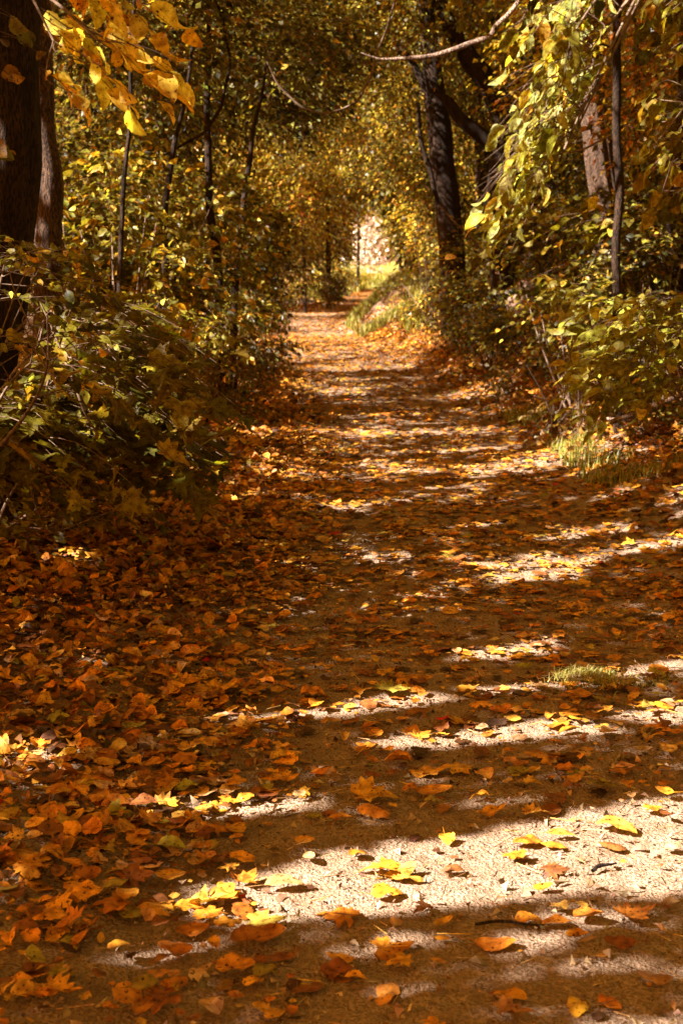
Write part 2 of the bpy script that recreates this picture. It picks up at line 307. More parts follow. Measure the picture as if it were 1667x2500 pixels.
# 3D volumes the sun must reach : u, v, dist, radius(m), chance that a blocking leaf is left out
VOLS = [(1290, 330, 10.6, .75, .97), (1390, 110, 10.6, .7, .95), (1230, 430, 10.6, .45, .97), (1400, 560, 9.5, .4, .8), (1040, 140, 12, .4, 1.), (960, 145, 12, .3, .9), (1240, 40, 12, .35, 1.), (300, 560, 13, .8, .7), (480, 620, 15, .8, .7), (200, 620, 11, .5, .7), (800, 420, 60, 3., .8), (150, 470, 12, .35, .7), (620, 340, 25, 1., .6), (1455, 400, 18, .6, .97), (1455, 520, 18, .45, .8), (110, 385, 11.5, .22, 1.), (300, 60, 4.3, .16, .85), (330, 190, 4.3, .17, .55), (260, 230, 4.3, .1, .8),
 (1100, 120, 12, .3, .95), (1200, 90, 12, .25, .95), (1560, 930, 9.5, .45, .85), (1450, 830, 11, .45, .7), (1400, 750, 12, .35, .85), (1230, 740, 19, .5, .85), (1330, 600, 13, .45, .7),
 (560, 650, 18, .9, .55), (450, 500, 17, .8, .5), (380, 680, 12, .45, .6), (150, 650, 8, .3, .55), (90, 690, 7.5, .15, .8), (200, 880, 7, .25, .6), (240, 1090, 7, .18, .8), (960, 760, 38, 1.2, .9), (1040, 700, 30, .9, .5), (1450, 1080, 12.3, .5, .95), (1560, 1060, 12.3, .45, .9), (1550, 620, 14, .4, .5),
 (650, 80, 25, 1.6, .9), (780, 30, 25, 1.2, .8), (520, 60, 22, .8, .8), (870, 60, 55, 2.5, .9), (900, 180, 35, 2.5, .7), (930, 420, 30, 1.5, .7), (1130, 480, 34, 1.2, .8), (1600, 420, 18, .8, .7), (1560, 800, 9, .5, .85), (1480, 900, 9, .4, .8), (1620, 880, 9, .3, .7), (1420, 660, 13, .5, .8), (1330, 250, 20, .8, .6), (1580, 250, 8, .3, .5), (180, 780, 8, .4, .6), (330, 860, 8, .35, .5), (60, 640, 7, .3, .5), (1400, 870, 14, .4, .7), (100, 850, 8, .25, .7), (230, 330, 18, .8, .6), (620, 450, 28, 1.2, .5), (1500, 560, 12, .35, .5), (1270, 720, 19, .5, .8), (1200, 860, 20, .6, .6)]
VOLP = [(P(u, v, d), r, c) for u, v, d, r, c in VOLS]
# ------------------------------------------------------------------ unseen trees out of the frame, crown leaves placed to shade chosen ground
def shade_leaves(n, x0, x1, y0, y1, h0, h1, size, base_keep=1.0):
    g = np.stack([R.uniform(x0, x1, n), R.uniform(y0, y1, n), np.zeros(n)], 1)
    g[:, 2] = groundz(g[:, 0], g[:, 1]); m, k2 = litmask(g)
    keep = ~m & ~(k2 & (R.random(n) < .78)) & (R.random(n) < base_keep)
    g = g[keep]; h = R.uniform(h0, h1, len(g)) + .09 * np.maximum(g[:, 1], 0)
    p = g + SD[None] * (h / SD[2])[:, None]
    k = np.ones(len(p), bool); rnd = R.random(len(p))
    for c, r, pr in VOLP:
        w = p - c[None]; dd = np.linalg.norm(w - (w @ SD)[:, None] * SD[None], axis=1)
        k &= ~((dd < r * (.85 + .35 * vn(p[:, 0] * 3, p[:, 2] * 3, 4))) & ((w @ SD) > 0) & (rnd < pr))
    p = p[k]; # keep out of the picture
    u, v = proj(p); vis = (p[:, 1] > 0) & (u > -60) & (u < 1727) & (v > -60) & (p[:, 1] < 28); p = p[~vis]
    return p, np.full(len(p), size) * R.uniform(.7, 1.2, len(p))
sl = [shade_leaves(60000, -2.6, 3.4, 1.6, 10, 3.4, 5.6, .085), shade_leaves(30000, -6, 3.5, 10, 24, 4, 6.5, .15, .8), shade_leaves(26000, 3, 14, 2, 30, 6.5, 10, .15, .85), shade_leaves(18000, -8, 8, 24, 62, 6, 9, .24, .72), shade_leaves(9000, -7, -2.4, 1, 12, 3.6, 5.6, .11, .75)]
SP = np.vstack([a for a, b in sl]); SS = np.concatenate([b for a, b in sl])
def shade_vol(n, c0, c1, size, tmin, tmax):
    q = R.uniform(0, 1, (n, 3)) * (np.array(c1) - c0) + c0; q[:, 0] = q[:, 0] * (q[:, 1] * .23 + .6); t = R.uniform(tmin, tmax, n); p = q + SD[None] * t[:, None]
    g = q - SD[None] * (q[:, 2] / SD[2])[:, None]; g[:, 2] = 0; m, _ = litmask(g); k = ~m | (g[:, 1] > 20); rnd = R.random(n)
    for c, r, pr in VOLP:
        w = p - c[None]; dd = np.linalg.norm(w - (w @ SD)[:, None] * SD[None], axis=1)
        k &= ~((dd < r * (.85 + .35 * vn(p[:, 0] * 3, p[:, 2] * 3, 4))) & ((w @ SD) > 0) & (rnd < pr))
    p = p[k]; u, v = proj(p); vis = (p[:, 1] > 0) & (u > -60) & (u < 1727) & (v > -60); p = p[~vis]
    return p, np.full(len(p), size) * R.uniform(.7, 1.2, len(p))
for sv in (shade_vol(11000, (-1, 7, .3), (1, 28, 5.5), .16, 4, 9), shade_vol(11000, (.25, 12, .5), (.9, 30, 5.5), .16, 4, 9)):
    SP = np.vstack([SP, sv[0]]); SS = np.concatenate([SS, sv[1]])
TB = [(-6.2, -1.5), (-5.6, 3.2), (-6.5, 8.0), (-7.4, 13), (-8.0, 18.5), (-9, 25), (-10.5, 33), (-12, 42), (-3.9, -4.5), (4.6, 2.0), (5.6, 9.0), (6.4, 15.5)]
TBn = np.array([(a, b) for a, b in TB]); own = np.argmin(((SP[:, None, :2] - TBn[None]) ** 2).sum(-1), 1)
for i, (bx, by) in enumerate(TB):
    k = own == i
    if k.sum() < 200: continue
    p = SP[k]; s = SS[k]; bz = float(groundz(np.array(bx), np.array(by)))
    top = float(np.percentile(p[:, 2], 90))
    side = 'left' if bx < 0 else 'right'
    e = empty('unseen_shade_tree', (bx, by, bz), f'tall tree {"behind the viewer" if by < 1 else "beside the path"}, number {i + 1} of the {side} shading row, unseen, crown shaped to shade the path', 'tree', 'unseen trees with crowns shaped to shade the path')
    tr = [tube([(bx, by, bz - .2), (bx + .1, by, bz + 1.5), (bx - .05, by + .1, top * .7), (bx, by, top + .5)], [.24, .19, .13, .03], 12, .1, 20)]
    for q in range(9):
        tg = p[R.integers(len(p))]; z0 = R.uniform(.35, .85) * top
        if np.linalg.norm(tg[:2] - (bx, by)) > 5: continue
        a = np.array((bx, by, z0)); mid = (a + tg) / 2 + (0, 0, .3); lm, _ = litmask((mid - SD * (mid[2] / SD[2]))[None])
        if lm[0]: continue
        tr.append(tube([a, mid, tg], [.05, .035, .01], 6, 0, 10))
    Vv, ff = tubes(tr); child('trunk', Vv, ff, M_BARK, e)
    d = R.normal(0, 1, (len(p), 3)); d[:, 2] -= .4; nn = np.tile(SD, (len(p), 1)) + R.normal(0, .55, (len(p), 3))
    Vv, ff, C, U = leafgeo(T_QUAD, p - norm(d) * s[:, None] * .5, d, nn, s * 1.15, 1.25, pal(len(p), *PAL['gold']), .2, .2)
    child('crown', Vv, ff, M_LEAF, e, C)
# ------------------------------------------------------------------ foliage helpers
def sprays(cen, dirs, L, k, size, wid=.8, droop=.5, jn=.45, T=T_QUAD, palname='olive', fold=.25, curl=.3, wob=0., cols=None, flat=1.0):
    """cen (M,3) spray roots, dirs (M,3); k leaves per spray"""
    M = len(cen); dirs = norm(dirs); up = np.array([0, 0, 1.]); sd = norm(np.cross(dirs, up[None]) + 1e-4)
    s = (np.arange(k) + .6) / k; L = np.zeros(M) + L
    pos = cen[:, None] + dirs[:, None] * (L[:, None] * s[None])[..., None]; pos[..., 2] -= (L[:, None] * s[None] ** 2) * droop * .5
    pos = pos + R.normal(0, .02, pos.shape) * L[:, None, None]
    sg = np.where(np.arange(k) % 2 == 0, 1., -1.)[None, :, None]
    d = dirs[:, None] * .75 + sd[:, None] * sg * .8 + R.normal(0, .28, pos.shape); d[..., 2] -= droop * .8
    nn = up[None, None] * flat + R.normal(0, jn, pos.shape)
    N = M * k; pos = pos.reshape(-1, 3); d = d.reshape(-1, 3); nn = nn.reshape(-1, 3)
    sz = size * R.uniform(.42, 1.35, N); c = pal(N, *PAL[palname]) if cols is None else cols
    # neighbouring leaves share a tone
    tone = np.repeat(R.uniform(.75, 1.3, (M, 1)), k, 0); c = np.clip(c * tone, .004, .8)
    G = leafgeo(T, pos, d, nn, sz, wid, c, fold, curl, wob)
    e1 = cen + dirs * L[:, None]; e1[:, 2] -= L * droop * .5; m1 = (cen + e1) / 2; m1[:, 2] += L * droop * .125; r = (.018 * size + .0012) * sd; ru = np.array([0, 0, 1.]) * (.018 * size + .0012)
    A = np.stack([cen - r, cen + ru, m1 - r, m1 + ru, e1 - r * .3, e1 + ru * .3, cen + r, m1 + r, e1 + r * .3], 1).reshape(-1, 3); o9 = (np.arange(M) * 9)[:, None, None]
    q = (o9 + np.array([(0, 1, 3, 2), (2, 3, 5, 4), (1, 6, 7, 3), (3, 7, 8, 5)])[None]).reshape(-1, 4); bc = np.repeat(np.array([[.10, .055, .03]]) * R.uniform(.6, 2, (M, 1)), 9, 0)
    return joinp([G, (A, [q], bc, np.full((len(A), 3), .5))])
OPN = [(908, 580, 17, 38), (930, 640, 24, 5), (925, 612, 18, 20)]
def opening(p):
    u, v = proj(p); m = np.zeros(len(p), bool)
    mg = .8 * F / np.maximum(p[:, 1], 1)
    for a, b, c, d in OPN: m |= ((u - a) / (c + mg)) ** 2 + ((v - b) / (d + mg)) ** 2 < 1
    return m & (p[:, 1] > 18)
def ellcloud(c, r, M, seed=0, hollow=.3, gap=.42, gs=1.6):
    out = []; c = np.array(c); r = np.array(r)
    for _it in range(9):
        if sum(map(len, out)) >= M: break
        if _it > 4 and sum(map(len, out)) < M * .1: gap = -1
        q = R.normal(0, 1, (M, 3)); q = norm(q) * (R.uniform(hollow ** 3, 1, (M, 1)) ** (1 / 3)); p = c + q * r
        k = fbm(p[:, 0] * gs + seed, p[:, 2] * gs + p[:, 1] * .7 * gs, 2, seed) > gap
        k &= ~opening(p)
        g_ = p - SD[None] * ((p[:, 2] - .05) / SD[2])[:, None]; lm, _ = litmask(g_); k &= ~(lm & (g_[:, 1] > 2) & (R.random(len(p)) < .85))
        for vc, vr, pr in VOLP:
            w = p - vc[None]; al = w @ SD; dd = np.linalg.norm(w - al[:, None] * SD[None], axis=1); k &= ~((dd < vr * .8) & (al > vr * 1.3) & (R.random(len(p)) < pr))
        out.append(p[k])
    return np.vstack(out)[:M]
def crown_part(ells, palname, size, k=7, L=.5, lai=3., T=T_QUAD, droop=.5, gap=.36, wid=.85, seed=1, gs=1.6, cap=26000, jn=.5, flat=1.):
    parts = []
    for (u, v, d, rx, rz, ry) in ells:
        c = P(u, v, d); area = math.pi * rx * rz; n = min(cap, int(lai * area / (size * size * .32))); M = max(6, n // k)
        cc = ellcloud(c, (rx, ry, rz), M, seed, .25, gap, gs); cc[:, 2] = np.maximum(cc[:, 2], groundz(cc[:, 0], cc[:, 1]) + .05)
        dr = norm(cc - c) + R.normal(0, .7, cc.shape); dr[:, 2] = dr[:, 2] * .4 - .1
        parts.append(sprays(cc, dr, L, k, size, wid, droop, jn, T, palname, flat=flat)); seed += 3
    return joinp(parts)
def trunkpts(pts, d): return np.array([P(u, v, d) for u, v, *_ in pts])
def plant(name, label, cat, base_uvd, trunks, ells, palname, size, bark=M_BARK, group=None, lai=3., k=7, L=.5, sides=12, ridge=.12, leafpart='crown', gap=.36, T=T_QUAD, extra=None, mat=None, **kw):
    """trunks: list of (dist, [(u,v,width_px),...]) from top or bottom; widths in photo px"""
    u, v, d = base_uvd; b = P(u, v, d); b[2] = float(groundz(b[0:1], b[1:2])[0])
    e = empty(name, b, label, cat, group)
    if trunks:
        tb = []
        for (dd, pts) in trunks:
            q = trunkpts(pts, dd); r = np.array([w * dd / F / 2 for _, _, w in pts]); tb.append(tube(q, r, sides, ridge, max(8, 5 * len(pts))))
        # twigs reaching out to the leaves
        Vv, ff = tubes(tb); child('trunk' if cat == 'tree' else 'stem', Vv, ff, bark, e)
    if ells:
        Vv, ff, C, U = crown_part(ells, palname, size, k, L, lai, T, gap=gap, **kw); child(leafpart, Vv, ff, mat or M_LEAF, e, C, U if mat is M_NEARLEAF else None)
    return e
GB = 'trees lining the path'
# ---- left trunks
def gv(u, d):  # photo row of the ground under column u at distance d
    x = (u - CU) / F * d; z = float(groundz(np.array([x]), np.array([d]))[0]); return float(proj(np.array([[x, d, z]]))[1][0])
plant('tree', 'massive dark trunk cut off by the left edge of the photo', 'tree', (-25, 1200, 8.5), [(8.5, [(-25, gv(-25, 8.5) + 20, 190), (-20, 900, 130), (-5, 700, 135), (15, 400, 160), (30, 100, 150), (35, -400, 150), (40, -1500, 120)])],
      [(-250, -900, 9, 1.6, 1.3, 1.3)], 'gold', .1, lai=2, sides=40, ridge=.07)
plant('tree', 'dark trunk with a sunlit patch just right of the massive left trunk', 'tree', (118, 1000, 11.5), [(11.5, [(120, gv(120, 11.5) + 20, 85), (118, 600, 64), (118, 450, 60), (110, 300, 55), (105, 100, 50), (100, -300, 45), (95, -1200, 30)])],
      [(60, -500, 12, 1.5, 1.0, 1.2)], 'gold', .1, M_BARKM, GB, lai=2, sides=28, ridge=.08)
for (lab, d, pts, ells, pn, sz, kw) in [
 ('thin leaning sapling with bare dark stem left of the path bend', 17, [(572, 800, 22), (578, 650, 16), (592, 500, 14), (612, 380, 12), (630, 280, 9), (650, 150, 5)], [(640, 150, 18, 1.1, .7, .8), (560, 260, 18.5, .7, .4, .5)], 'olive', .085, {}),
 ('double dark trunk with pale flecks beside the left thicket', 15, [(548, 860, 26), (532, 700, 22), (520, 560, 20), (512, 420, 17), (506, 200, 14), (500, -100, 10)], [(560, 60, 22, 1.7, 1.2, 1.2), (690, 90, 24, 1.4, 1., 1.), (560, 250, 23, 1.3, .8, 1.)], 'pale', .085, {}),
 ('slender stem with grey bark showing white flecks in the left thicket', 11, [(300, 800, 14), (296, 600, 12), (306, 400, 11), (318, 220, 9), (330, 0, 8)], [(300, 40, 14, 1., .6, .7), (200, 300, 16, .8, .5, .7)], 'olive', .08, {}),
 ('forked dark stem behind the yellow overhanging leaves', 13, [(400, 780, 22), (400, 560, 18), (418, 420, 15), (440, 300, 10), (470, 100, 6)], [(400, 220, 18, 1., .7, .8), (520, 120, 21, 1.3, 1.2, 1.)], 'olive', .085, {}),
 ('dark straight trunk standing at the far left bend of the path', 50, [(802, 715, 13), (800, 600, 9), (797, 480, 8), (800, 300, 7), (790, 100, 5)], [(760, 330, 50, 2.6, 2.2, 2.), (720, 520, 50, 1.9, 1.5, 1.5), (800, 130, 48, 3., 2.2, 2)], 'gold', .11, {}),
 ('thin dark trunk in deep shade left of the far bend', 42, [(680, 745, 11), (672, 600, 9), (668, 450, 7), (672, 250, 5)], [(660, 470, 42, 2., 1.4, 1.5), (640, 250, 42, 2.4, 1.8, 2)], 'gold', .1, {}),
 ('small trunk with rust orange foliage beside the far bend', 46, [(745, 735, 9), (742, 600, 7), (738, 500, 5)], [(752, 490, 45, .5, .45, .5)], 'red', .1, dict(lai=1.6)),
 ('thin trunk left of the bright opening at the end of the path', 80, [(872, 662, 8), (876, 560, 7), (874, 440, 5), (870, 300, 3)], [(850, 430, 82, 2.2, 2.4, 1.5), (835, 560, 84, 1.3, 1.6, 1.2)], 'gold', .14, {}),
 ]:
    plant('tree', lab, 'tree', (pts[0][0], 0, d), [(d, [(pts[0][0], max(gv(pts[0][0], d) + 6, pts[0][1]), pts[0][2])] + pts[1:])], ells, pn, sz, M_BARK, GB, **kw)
# ---- right trunks
plant('tree', 'thick dark trunk leaning over the right side of the path with broken bark', 'tree', (1095, 0, 25),
      [(25, [(1110, gv(1110, 25) + 8, 72), (1100, 640, 60), (1098, 520, 58), (1085, 430, 60), (1072, 340, 56), (1058, 200, 46), (1045, 60, 38), (1035, -200, 26)]), (24.6, [(1068, 500, 10), (1050, 430, 12), (1030, 350, 11), (1020, 250, 9)]), (25, [(1062, 260, 22), (1020, 170, 16), (970, 110, 11), (930, 60, 6)])],
      [(1000, 150, 27, 1.8, 1.3, 1.2), (930, 300, 30, 2.2, 1.6, 1.4), (975, 480, 28, .8, 1.1, 1.0), (980, 0, 26, 2.2, 1.2, 1.2)], 'yg', .09, M_BARK, GB, sides=24, ridge=.1)
plant('tree', 'large forked dark tree with a long limb angling up to the left', 'tree', (1235, 0, 21),
      [(21, [(1240, gv(1240, 21) + 8, 85), (1225, 650, 56), (1212, 570, 58), (1218, 480, 66), (1240, 400, 82), (1262, 320, 92), (1285, 200, 70), (1280, 60, 62), (1270, -200, 50)]),
       (20.9, [(1262, 375, 50), (1235, 378, 44), (1190, 345, 36), (1130, 295, 30), (1090, 245, 24), (1060, 225, 12)]),
       (21.1, [(1262, 335, 60), (1222, 270, 56), (1190, 200, 50), (1150, 145, 46), (1110, 90, 38), (1070, 10, 30), (1050, -80, 24)])],
      [(1150, -40, 21, 1.6, .8, 1.), (1330, 40, 22.5, 1.3, 1.3, 1.), (1150, 640, 23.5, .5, .4, .4)], 'yg', .085, M_BARK, GB, sides=28, ridge=.1, lai=2.4)
plant('tree', 'dark trunk in deep shade behind the forked tree', 'tree', (1310, 0, 26), [(26, [(1310, gv(1310, 26) + 8, 60), (1302, 600, 48), (1300, 450, 46), (1310, 250, 44), (1320, 0, 40)])],
      [(1400, 200, 28, 2., 1.8, 1.4), (1280, 560, 28, 1.4, .9, 1.), (1420, 520, 28, 1.5, 1.3, 1.)], 'olive', .085, M_BARK, GB, sides=16)
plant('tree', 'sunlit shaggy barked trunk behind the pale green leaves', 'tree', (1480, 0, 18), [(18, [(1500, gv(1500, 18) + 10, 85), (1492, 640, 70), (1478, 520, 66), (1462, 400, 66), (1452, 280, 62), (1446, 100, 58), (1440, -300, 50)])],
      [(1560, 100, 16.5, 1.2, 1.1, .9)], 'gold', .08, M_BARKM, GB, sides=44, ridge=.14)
plant('tree', 'slim straight dark sapling standing in front of the right hand trees', 'tree', (1505, 0, 12.5), [(12.5, [(1508, gv(1508, 12.5) + 10, 26), (1508, 740, 21), (1504, 560, 21), (1505, 400, 20), (1508, 200, 20), (1512, 0, 19), (1512, -300, 16)]), (12.5, [(1508, 130, 7), (1480, 110, 5), (1440, 105, 3)])],
      [(1590, 10, 13, .4, .35, .3)], 'amber', .07, M_BARK, GB, sides=16, ridge=.05)
plant('tree', 'broad furrowed trunk cut off by the right edge of the photo', 'tree', (1660, 0, 14), [(14, [(1675, gv(1655, 14) + 15, 130), (1668, 800, 100), (1670, 650, 96), (1686, 500, 100), (1700, 300, 95), (1710, 0, 85)])],
      [(1660, 160, 14.5, .6, .9, .6)], 'amber', .075, M_BARK, GB, sides=44, ridge=.12)
for (lab, d, pts, ells, pn, sz) in [
 ('thin upright trunk between the leaning tree and the forked tree', 34, [(1170, 700, 16), (1168, 500, 12), (1165, 300, 10), (1180, 0, 7)], [(1160, 250, 35, 2.2, 2., 1.5), (1130, 520, 35, 1.4, 1.3, 1.), (1200, 60, 34, 2., 1.3, 1.4)], 'gold', .09),
 ('narrow trunk behind the slim straight sapling', 19, [(1545, 760, 22), (1550, 500, 18), (1560, 250, 16), (1570, 0, 12)], [(1570, 330, 20, 1.4, 1.2, 1.), (1600, 600, 19, 1.1, .8, .8), (1500, 640, 20, 1., .7, .8)], 'olive', .08),
 ('dark slanting trunk just behind the forked tree on its left', 29, [(1200, 720, 50), (1195, 560, 42), (1180, 400, 38), (1160, 250, 34), (1150, 80, 30), (1160, -100, 24)], [(1130, 60, 30, 1.4, .8, 1.)], 'gold', .09),
 ('dark leaning trunk in the gap right of the forked tree', 24, [(1360, 740, 56), (1350, 600, 46), (1345, 450, 42), (1365, 280, 38), (1385, 80, 34), (1390, -80, 30)], [(1430, 60, 25, 1.2, .7, .8)], 'yg', .085),
 ('bushy tree leaning over the far right side of the path', 55, [(1010, 700, 14), (1005, 600, 12), (990, 450, 10), (960, 300, 7)], [(985, 560, 50, 1.3, 1.7, 1.6), (950, 380, 56, 2.4, 2., 1.6), (1010, 640, 42, 1., .6, .8), (960, 460, 60, 1.6, 1.4, 1.2)], 'olive', .1),
 ('tree with sunny yellow foliage arching over the path', 62, [(700, 690, 11), (712, 500, 9), (740, 300, 7), (800, 120, 4)], [(830, 250, 60, 3.2, 2.4, 2.), (900, 100, 55, 3.4, 2.4, 2.), (700, 120, 60, 3.6, 2.6, 2.), (850, 390, 66, 2.2, 1.5, 1.4)], 'gold', .11),
 ('small tree with bright foliage at the sunny end of the path', 95, [(975, 655, 7), (980, 560, 6), (965, 460, 4)], [(985, 560, 100, 1.2, 1.9, 1.), (930, 440, 100, 2.4, 1.5, 1.4), (1000, 480, 98, 2, 2, 1)], 'yg', .15),
 ]:
    plant('tree', lab, 'tree', (pts[0][0], 0, d), [(d, [(pts[0][0], max(gv(pts[0][0], d) + 6, pts[0][1]), pts[0][2])] + pts[1:])], ells, pn, sz, M_BARK, GB)
# far woods as one mass
parts = []
for (u, v, d, rx, rz, ry, pn) in [(560, 560, 58, 4.5, 2.2, 3, 'bronze'), (300, 480, 40, 4, 2.6, 2, 'olive'), (120, 300, 34, 3.2, 3.2, 2, 'olive'), (480, 250, 50, 4.5, 4, 2, 'yg'), (650, 60, 80, 8, 5, 3, 'yg'), (900, 60, 90, 8, 6, 3, 'gold'), (300, 30, 45, 5, 3.4, 2, 'olive'),
      (1250, 200, 55, 6.5, 5, 3, 'gold'), (1500, 250, 45, 5, 4.5, 3, 'olive'), (1150, 560, 48, 2.2, 2., 2, 'olive'), (1400, 640, 36, 4, 2, 2, 'bronze'), (1640, 450, 30, 2.6, 3.2, 2, 'bronze'), (700, 600, 75, 3.4, 2, 2, 'olive'), (690, 330, 90, 7, 5, 2, 'gold'), (1040, 300, 90, 5, 5, 2, 'yg'), (1060, 520, 75, 2.2, 3.4, 2, 'olive'), (800, 500, 110, 3., 3.4, 2, 'gold')]:
    parts.append(crown_part([(u, v, d, rx, rz, ry)], pn, .11 + .0012 * d, 8, .8, 3.2, gap=.30, seed=int(u), gs=.6, cap=30000))
Vv, ff, C, U = joinp(parts)
o = obj('distant_woods', meshdata('distant_woods', Vv, ff, M_LEAF, C)); tag(o, 'dense autumn woods filling the view behind the trees', kind='stuff')
PAL['sky_glow'] = ([(.82, .68, .66), (.7, .5, .45), (.8, .62, .4)], [5, 2, 1])  # whitish pink leaf colour standing in for overexposed sky in the opening
M_GLOWLEAF = leafmat('sky_glow_leaf', .06, False, .5, .5)
Vv, ff, C, U = sprays(P(905, 560, 150) + R.normal(0, 1, (1100, 3)) * (1.1, 1, 2.3), R.normal(0, 1, (1100, 3)), .7, 6, .26, .8, .5, .6, T_QUAD, 'sky_glow')
e = empty('tree', P(905, 620, 150) * (1, 1, 0), 'whitish pink tree put in as the bright sky glow in the opening at the end of the path', 'tree', GB)
child('crown', Vv, ff, M_GLOWLEAF, e, C); tv, tf = tube([P(888, 650, 150), P(890, 600, 150), P(900, 540, 150)], [.12, .09, .04], 8, .1, 10); child('trunk', tv, [tf], M_BARKM, e)
ys_ = np.geomspace(80, 320, 60); V, f = grid(np.linspace(-1, 1, 60), ys_, lambda U, Y: (cx(Y) + U * (2.2 + (Y - 80) * .12), Y)); V[:, 2] += .03
g = obj('meadow', meshdata('meadow', V, [f], noisemat('meadow_grass', (.10, .09, .015), (.32, .27, .05), .5, (.13, .11, .02), .8, .08))); tag(g, 'bright grassy clearing at the far end of the path', kind='structure')
# ------------------------------------------------------------------ shrubs / undergrowth thickets
GS = 'shrubs along the path edge'
SHR = [
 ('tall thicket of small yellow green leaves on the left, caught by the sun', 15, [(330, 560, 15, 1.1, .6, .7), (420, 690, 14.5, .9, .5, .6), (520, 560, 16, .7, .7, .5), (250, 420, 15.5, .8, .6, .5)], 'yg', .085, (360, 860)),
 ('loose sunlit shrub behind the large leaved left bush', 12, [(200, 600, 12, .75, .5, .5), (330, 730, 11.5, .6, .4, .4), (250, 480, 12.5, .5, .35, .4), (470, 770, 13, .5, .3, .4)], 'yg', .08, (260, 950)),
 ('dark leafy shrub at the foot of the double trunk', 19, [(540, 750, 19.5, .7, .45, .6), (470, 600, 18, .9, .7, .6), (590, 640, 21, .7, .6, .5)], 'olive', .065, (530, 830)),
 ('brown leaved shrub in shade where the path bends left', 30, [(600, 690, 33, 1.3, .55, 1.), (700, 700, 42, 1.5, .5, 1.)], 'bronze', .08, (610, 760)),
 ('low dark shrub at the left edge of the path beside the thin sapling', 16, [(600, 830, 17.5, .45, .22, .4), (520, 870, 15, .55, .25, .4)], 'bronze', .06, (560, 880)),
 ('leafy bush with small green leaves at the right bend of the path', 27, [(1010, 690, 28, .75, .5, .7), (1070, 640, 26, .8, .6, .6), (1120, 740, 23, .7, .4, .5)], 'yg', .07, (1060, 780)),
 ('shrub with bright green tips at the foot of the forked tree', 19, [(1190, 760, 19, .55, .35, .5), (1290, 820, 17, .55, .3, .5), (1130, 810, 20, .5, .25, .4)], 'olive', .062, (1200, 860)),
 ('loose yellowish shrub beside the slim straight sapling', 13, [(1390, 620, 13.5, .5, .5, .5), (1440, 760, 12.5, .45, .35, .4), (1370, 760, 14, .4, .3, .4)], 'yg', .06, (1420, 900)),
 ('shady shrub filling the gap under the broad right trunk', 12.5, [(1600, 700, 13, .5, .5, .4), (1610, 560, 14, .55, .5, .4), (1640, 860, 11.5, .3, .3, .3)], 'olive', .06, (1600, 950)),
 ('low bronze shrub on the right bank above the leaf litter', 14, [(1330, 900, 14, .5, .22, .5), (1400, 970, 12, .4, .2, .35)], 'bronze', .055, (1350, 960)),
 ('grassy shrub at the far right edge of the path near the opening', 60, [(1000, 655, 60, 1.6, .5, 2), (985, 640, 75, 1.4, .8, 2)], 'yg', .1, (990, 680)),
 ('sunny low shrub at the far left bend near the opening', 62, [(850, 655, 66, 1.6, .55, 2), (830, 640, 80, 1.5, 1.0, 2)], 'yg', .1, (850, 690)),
]
for lab, d, ells, pn, sz, (bu, bv) in SHR:
    st = []
    for (u, v, dd, rx, rz, ry) in ells:
        for q in range(4 if d < 30 else 2):
            a = onground(bu, d) + np.array([random.uniform(-.03, .03), random.uniform(-.03, .03), -.03])
            t = P(u, v, dd) + np.array([random.uniform(-1, 1) * rx * .8, random.uniform(-1, 1) * ry * .7, random.uniform(-.3, .95) * rz])
            mid = (a + t) / 2 + np.array([random.uniform(-.1, .1), 0, .1]); st.append(tube([a, mid, t], [.012, .008, .003], 5, 0, 9))
    e = plant('shrub', lab, 'shrub', (bu, bv, d), None, None, pn, sz, group=GS)
    Vv, ff = tubes(st); child('stem', Vv, ff, M_TWIG, e)
    Vv, ff, C, U = crown_part(ells, pn, sz, 7, .30, 2.5, T_HEX if d < 22 else T_QUAD, gap=.43, gs=2.4, seed=int(d * 3), wid=.62 if d < 22 else .85, cap=14000, flat=.6)
    child('foliage', Vv, ff, M_LEAF, e, C)
def band(n, y0, y1, o0, o1, side):
    y = R.uniform(y0, y1, n); o_ = R.uniform(o0, o1, n); return np.stack([cx(y) + side * (hw(y) + o_), y], 1)
def bandw(n, y0, y1):
    y = R.uniform(y0, y1, n); return np.stack([cx(y) + hw(y) * R.uniform(-1.08, 1.08, n), y], 1)
def herbs(name, lab, n, y0, y1, o0, o1, side, pn, size, hgt):
    xy = band(n, y0, y1, o0, o1, side); kk = fbm(xy[:, 0] * 1.5, xy[:, 1] * .9, 2, 61) > .40; xy = xy[kk]; z = terr(xy[:, 0], xy[:, 1]) + R.uniform(.02, hgt, len(xy))
    c = np.stack([xy[:, 0], xy[:, 1], z], 1); d = R.normal(0, 1, c.shape); d[:, 2] = .2
    g_ = sprays(c, d, .16, 5, size, .7, .3, .5, T_HEX if y1 < 35 else T_QUAD, pn); o = obj(name, meshdata(name, g_[0], g_[1], M_LEAF, g_[2])); return tag(o, lab, kind='stuff')
herbs('undergrowth', 'low leafy undergrowth on the right bank', 7000, 10.5, 34, .3, 3.2, 1, 'olive', .05, .3)
herbs('undergrowth', 'low leafy undergrowth along the left edge of the path', 5000, 9.5, 34, .15, 2.6, -1, 'dkol', .055, .25)
herbs('undergrowth', 'green undergrowth around the far end of the path', 12000, 52, 110, -.15, 4.5, -1, 'yg', .11, .5)
herbs('undergrowth', 'green undergrowth on the far right side of the path', 9000, 42, 110, -.2, 4.5, 1, 'yg', .1, .5)
